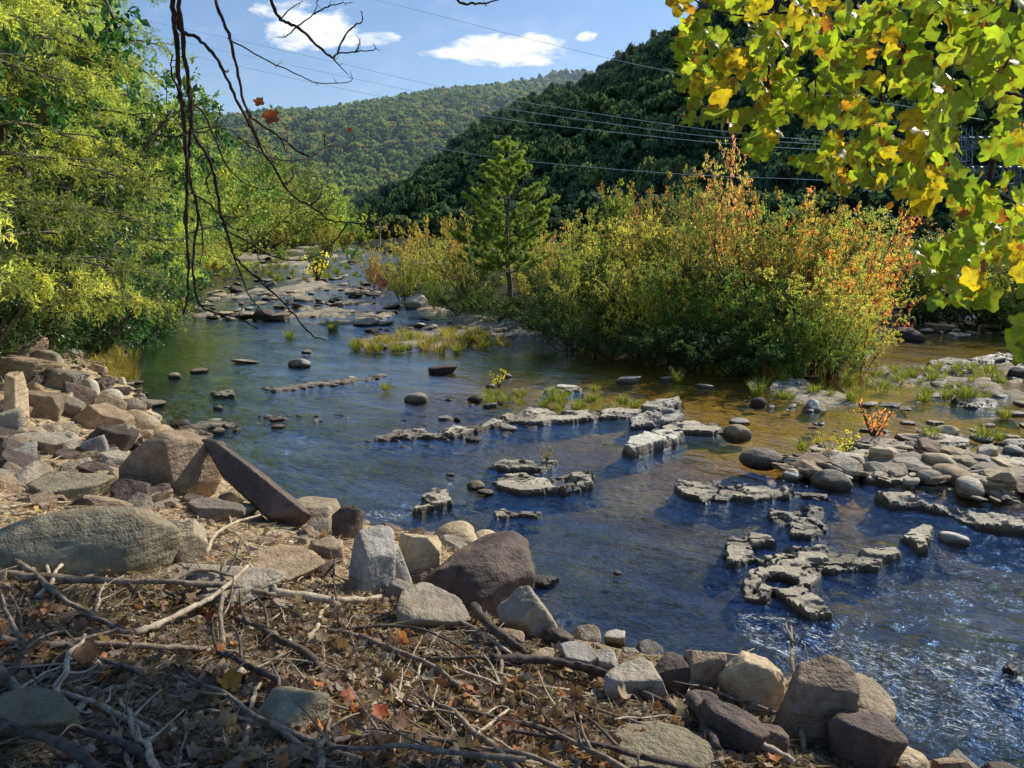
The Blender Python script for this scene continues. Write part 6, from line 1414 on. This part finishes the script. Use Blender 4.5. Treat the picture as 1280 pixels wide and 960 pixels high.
for i in range(10):
    q2 = np.random.RandomState(900 + i); m_ = 9; P = np.zeros((m_, 3)); P[:, 0] = np.linspace(-.5, .5, m_); P[:, 1] = np.cumsum(q2.normal(0, .018, m_)); P[:, 2] = .03 * np.sin(np.linspace(0, 3.1, m_)) + np.cumsum(q2.normal(0, .008, m_))
    P = spline(P, 4); b = Bag(); r0 = .010 + .012 * q2.rand(); b.tube(P, np.linspace(r0, r0 * .5, len(P)) * (1 + .1 * q2.normal(0, 1, len(P))), 8)
    for k in range(q2.randint(1, 4)):
        j = q2.randint(6, len(P) - 6); d = unit(np.array([.9, q2.normal(0, .7), abs(q2.normal(0, .3))])) * q2.uniform(.15, .4); b.tube(spline([P[j], P[j] + d * .5 + q2.normal(0, .015, 3), P[j] + d + q2.normal(0, .02, 3)], 4), np.linspace(r0 * .5, r0 * .15, 9), 6)
    big_m.append(b.mesh('dead_branch', [[M_STICK, M_STICK_PALE, M_STICK_DARK][i % 3]]))
while n < 48:
    px, py = q.uniform(-20, 940), 700 + 270 * q.rand()**.8
    c, tt = hit(px, py)
    if sdf(c[0], c[1], NEAR) < .5: continue
    s = q.uniform(.45, 1.3); yaw = q.normal(-.3, .45); e_ = slope_rot(c[0], c[1], yaw)
    o = link('dead_branch', big_m[q.randint(10)], None, (c[0], c[1], c[2] + .03 + .05 * q.rand()), e_, (s, s, s * q.uniform(.7, 1.)))
    tag(o, 'dead branch in the tangle of driftwood over the lower bank', 'branch', 'tangle of dead branches on the lower bank'); n += 1
q = np.random.RandomState(31); n = 0
while n < 230:
    px, py = q.uniform(0, 1000), q.uniform(560, 965)
    c, tt = hit(px, py)
    if sdf(c[0], c[1], NEAR) < .35: continue
    if py < 700 and q.rand() < .45: continue
    s = q.uniform(.15, .6); yaw = q.normal(.2, .9)
    o = link('small_stick', smesh[q.randint(16)], None, (c[0], c[1], c[2] + .02 + .03 * q.rand()), slope_rot(c[0], c[1], yaw), (s, s * q.uniform(.5, 1.), s * q.uniform(.5, 1.)))
    lower = py > 740
    tag(o, 'small dry stick in the dappled litter of the lower bank' if lower else 'small bleached stick on the sunny upper slope', 'stick', 'small sticks in the shaded litter' if lower else 'small sticks on the sunny slope'); n += 1

# ------------------------------------------------------------------ leaf litter and dry straw (uncountable)
q = np.random.RandomState(77); b = Bag()
LIT = [(.26, .15, .09), (.19, .11, .07), (.30, .17, .09), (.13, .075, .05), (.42, .32, .21), (.34, .25, .16), (.44, .18, .07), (.38, .28, .19), (.24, .15, .10), (.30, .22, .15), (.16, .10, .07), (.46, .38, .28)]
def bank_points(n, lo=560, bias=1.):
    X = []; 
    while len(X) < n:
        m_ = 6000; px = q.uniform(-60, 1150, m_); py = lo + (965 - lo) * q.rand(m_)**(bias); r_ = np.stack([(px - 640) / F, cP + (480 - py) / F * sP, -sP + (480 - py) / F * cP], 1)
        z = np.full(m_, 1.2)
        for it in range(9):
            tt = (z - H) / r_[:, 2]; x, y = r_[:, 0] * tt, r_[:, 1] * tt; z = .5 * z + .5 * hfun(x, y)
        tt = (z - H) / r_[:, 2]; x, y = r_[:, 0] * tt, r_[:, 1] * tt
        z2 = hfun(x, y); ok = (sdf(x, y, NEAR) > .35) & (np.abs(z2 - z) < .06)
        X += list(np.stack([x, y, z2, px, py], 1)[ok])
    return np.array(X[:n])
PT = bank_points(7000, 520, .62)
keepm = fbm(PT[:, 0] * 1.7, PT[:, 1] * 1.7, 2., 3)
for i, (x, y, z, px, py) in enumerate(PT):
    if py < 735 and q.rand() < .60: continue
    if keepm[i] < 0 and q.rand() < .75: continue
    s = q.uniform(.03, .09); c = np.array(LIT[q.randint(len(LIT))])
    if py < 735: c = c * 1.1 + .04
    add_leaf(b, q, np.array([x, y, z + q.uniform(.004, .045)]), unit(np.append(q.normal(0, 1, 2), q.normal(0, .35))), unit(np.array([q.normal(0, .45), q.normal(0, .45), 1.])), s, np.clip(c * (1.45 if py < 735 else 1.12) * q.uniform(.6, 1.3), 0, .85), q.uniform(.5, 2.2))  # slope leaves lightened, lower ones darker: sun and shade put into the colour
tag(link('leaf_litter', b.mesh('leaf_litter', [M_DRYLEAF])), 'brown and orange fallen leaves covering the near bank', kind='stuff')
# bright single leaves one can point at
for (px, py, s, col, lab) in [(118, 840, .10, (.62, .30, .14), 'large pale orange fallen leaf standing on edge in the left litter'), (128, 858, .07, (.60, .22, .04), 'bright orange leaf under the pale orange one'), (280, 874, .10, (.60, .30, .05), 'golden spotted leaf lying flat right of centre in the left litter'),
                              (52, 775, .08, (.55, .27, .13), 'tan-orange leaf below the thick grey branch'), (82, 787, .08, (.45, .26, .15), 'folded tan leaf in the left litter'), (270, 778, .06, (.50, .14, .05), 'small red-orange leaf above the level branch'), (50, 646, .06, (.60, .42, .12), 'yellow leaf on the sunny slope'),
                              (236, 796, .06, (.5, .33, .16), 'small tan leaf beneath the slanting pale branch'), (486, 905, .08, (.5, .13, .05), 'red-brown leaf in the middle of the lower litter'), (445, 880, .08, (.52, .2, .1), 'curled russet leaf left of the lower middle'), (640, 925, .07, (.48, .14, .06), 'red-brown leaf near the bottom centre')]:
    bb = Bag(); c, _ = hit(px, py)
    add_leaf(bb, q, np.array([0, 0, 0.]), unit(np.append(q.normal(0, 1, 2), .3)), unit(np.array([q.normal(0, .3), -.5, 1.])), s * 1.15, col, 1.0)
    tag(link('fallen_leaf', bb.mesh('fallen_leaf', [M_DRYLEAF]), None, tuple(c + np.array([0, 0, .05]))), lab, 'leaf')
# straw and crumbs
PT = bank_points(32000, 470, .8); n = len(PT); a_ = q.rand(n) * 3.14 + q.normal(0, .3, n); d = np.stack([np.cos(a_), np.sin(a_), q.normal(0, .18, n)], 1)
L = q.uniform(.03, .2, n) * (1 + (q.rand(n) < .1)); P = PT[:, :3] + np.array([0, 0, .015]) + np.array([0, 0, .02]) * q.rand(n, 1)
V, Q = leaf_quads(P - d * L[:, None] * .5, d, unit(q.normal(0, 1, (n, 3))), L, q.uniform(.003, .012, n), 0)
c = pal(q, [(.58, .45, .28), (.46, .34, .21), (.70, .58, .40), (.2, .14, .09), (.32, .22, .14)], n, .2) * np.where(PT[:, 4:5] > 735, .72, 1.)  # lower straw darkened in colour to deepen the bank's shade
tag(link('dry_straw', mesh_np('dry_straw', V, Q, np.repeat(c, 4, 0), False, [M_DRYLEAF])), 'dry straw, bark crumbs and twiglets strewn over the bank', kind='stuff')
# gravel crumbs along the bank
ico = ICO[1]; PT = bank_points(3500, 430, .7); b = Bag()
for (x, y, z, px, py) in PT:
    s = q.uniform(.008, .03) * (1.6 if py < 600 else 1.); b.add(ico[0] * s * np.array([1.2, 1, .6]) * (1 + .25 * q.normal(0, 1, (len(ico[0]), 1))) + np.array([x, y, z + s * .3]), None, ico[1], np.array([.3, .26, .2]) * q.uniform(.5, 1.5))
m, t = new_mat('gravel'); p = t.new('ShaderNodeBsdfPrincipled'); p.inputs['Roughness'].default_value = .9
vc_ = t.new('ShaderNodeVertexColor', layer_name='Col').outputs[0]; nn = t.noise(geo_pos(t), 60, 3, .6); t.link(t.mix(nn, t.mix(1., vc_, (.7, .7, .7), 'MULTIPLY'), t.mix(1., vc_, (1.3, 1.3, 1.3), 'MULTIPLY')), p.inputs['Base Color']); t.link(p.outputs[0], t.out.inputs[0])
tag(link('gravel', b.mesh('gravel', [m])), 'small gravel and stone chips scattered on the bank', kind='stuff')

# ------------------------------------------------------------------ valley haze
m, t = new_mat('haze'); vs = t.new('ShaderNodeVolumeScatter'); vs.inputs['Color'].default_value = (.62, .78, 1, 1); vs.inputs['Density'].default_value = .00024; vs.inputs['Anisotropy'].default_value = .3
t.link(vs.outputs[0], t.out.inputs['Volume'])
b = Bag(); x0, x1, y0, y1, z0, z1 = -900, 900, 240, 2000, -40, 250
Vx = np.array([(x, y, z) for x in (x0, x1) for y in (y0, y1) for z in (z0, z1)], float); b.add(Vx, np.array([(0, 1, 3, 2), (4, 6, 7, 5), (0, 4, 5, 1), (2, 3, 7, 6), (0, 2, 6, 4), (1, 5, 7, 3)]))
tag(link('haze', b.mesh('haze', [m], False)), 'thin blue haze over the far valley', kind='structure')
# ------------------------------------------------------------------ render
SC.render.engine = 'CYCLES'; cy = SC.cycles
cy.max_bounces = 7; cy.diffuse_bounces = 2; cy.glossy_bounces = 2; cy.transmission_bounces = 3; cy.transparent_max_bounces = 8
cy.sample_clamp_indirect = 4; cy.sample_clamp_direct = 14; cy.use_denoising = True; cy.caustics_reflective = False; cy.caustics_refractive = False
SC.view_settings.view_transform = 'Standard'; SC.view_settings.look = 'None'; SC.view_settings.exposure = 0; SC.view_settings.gamma = 1
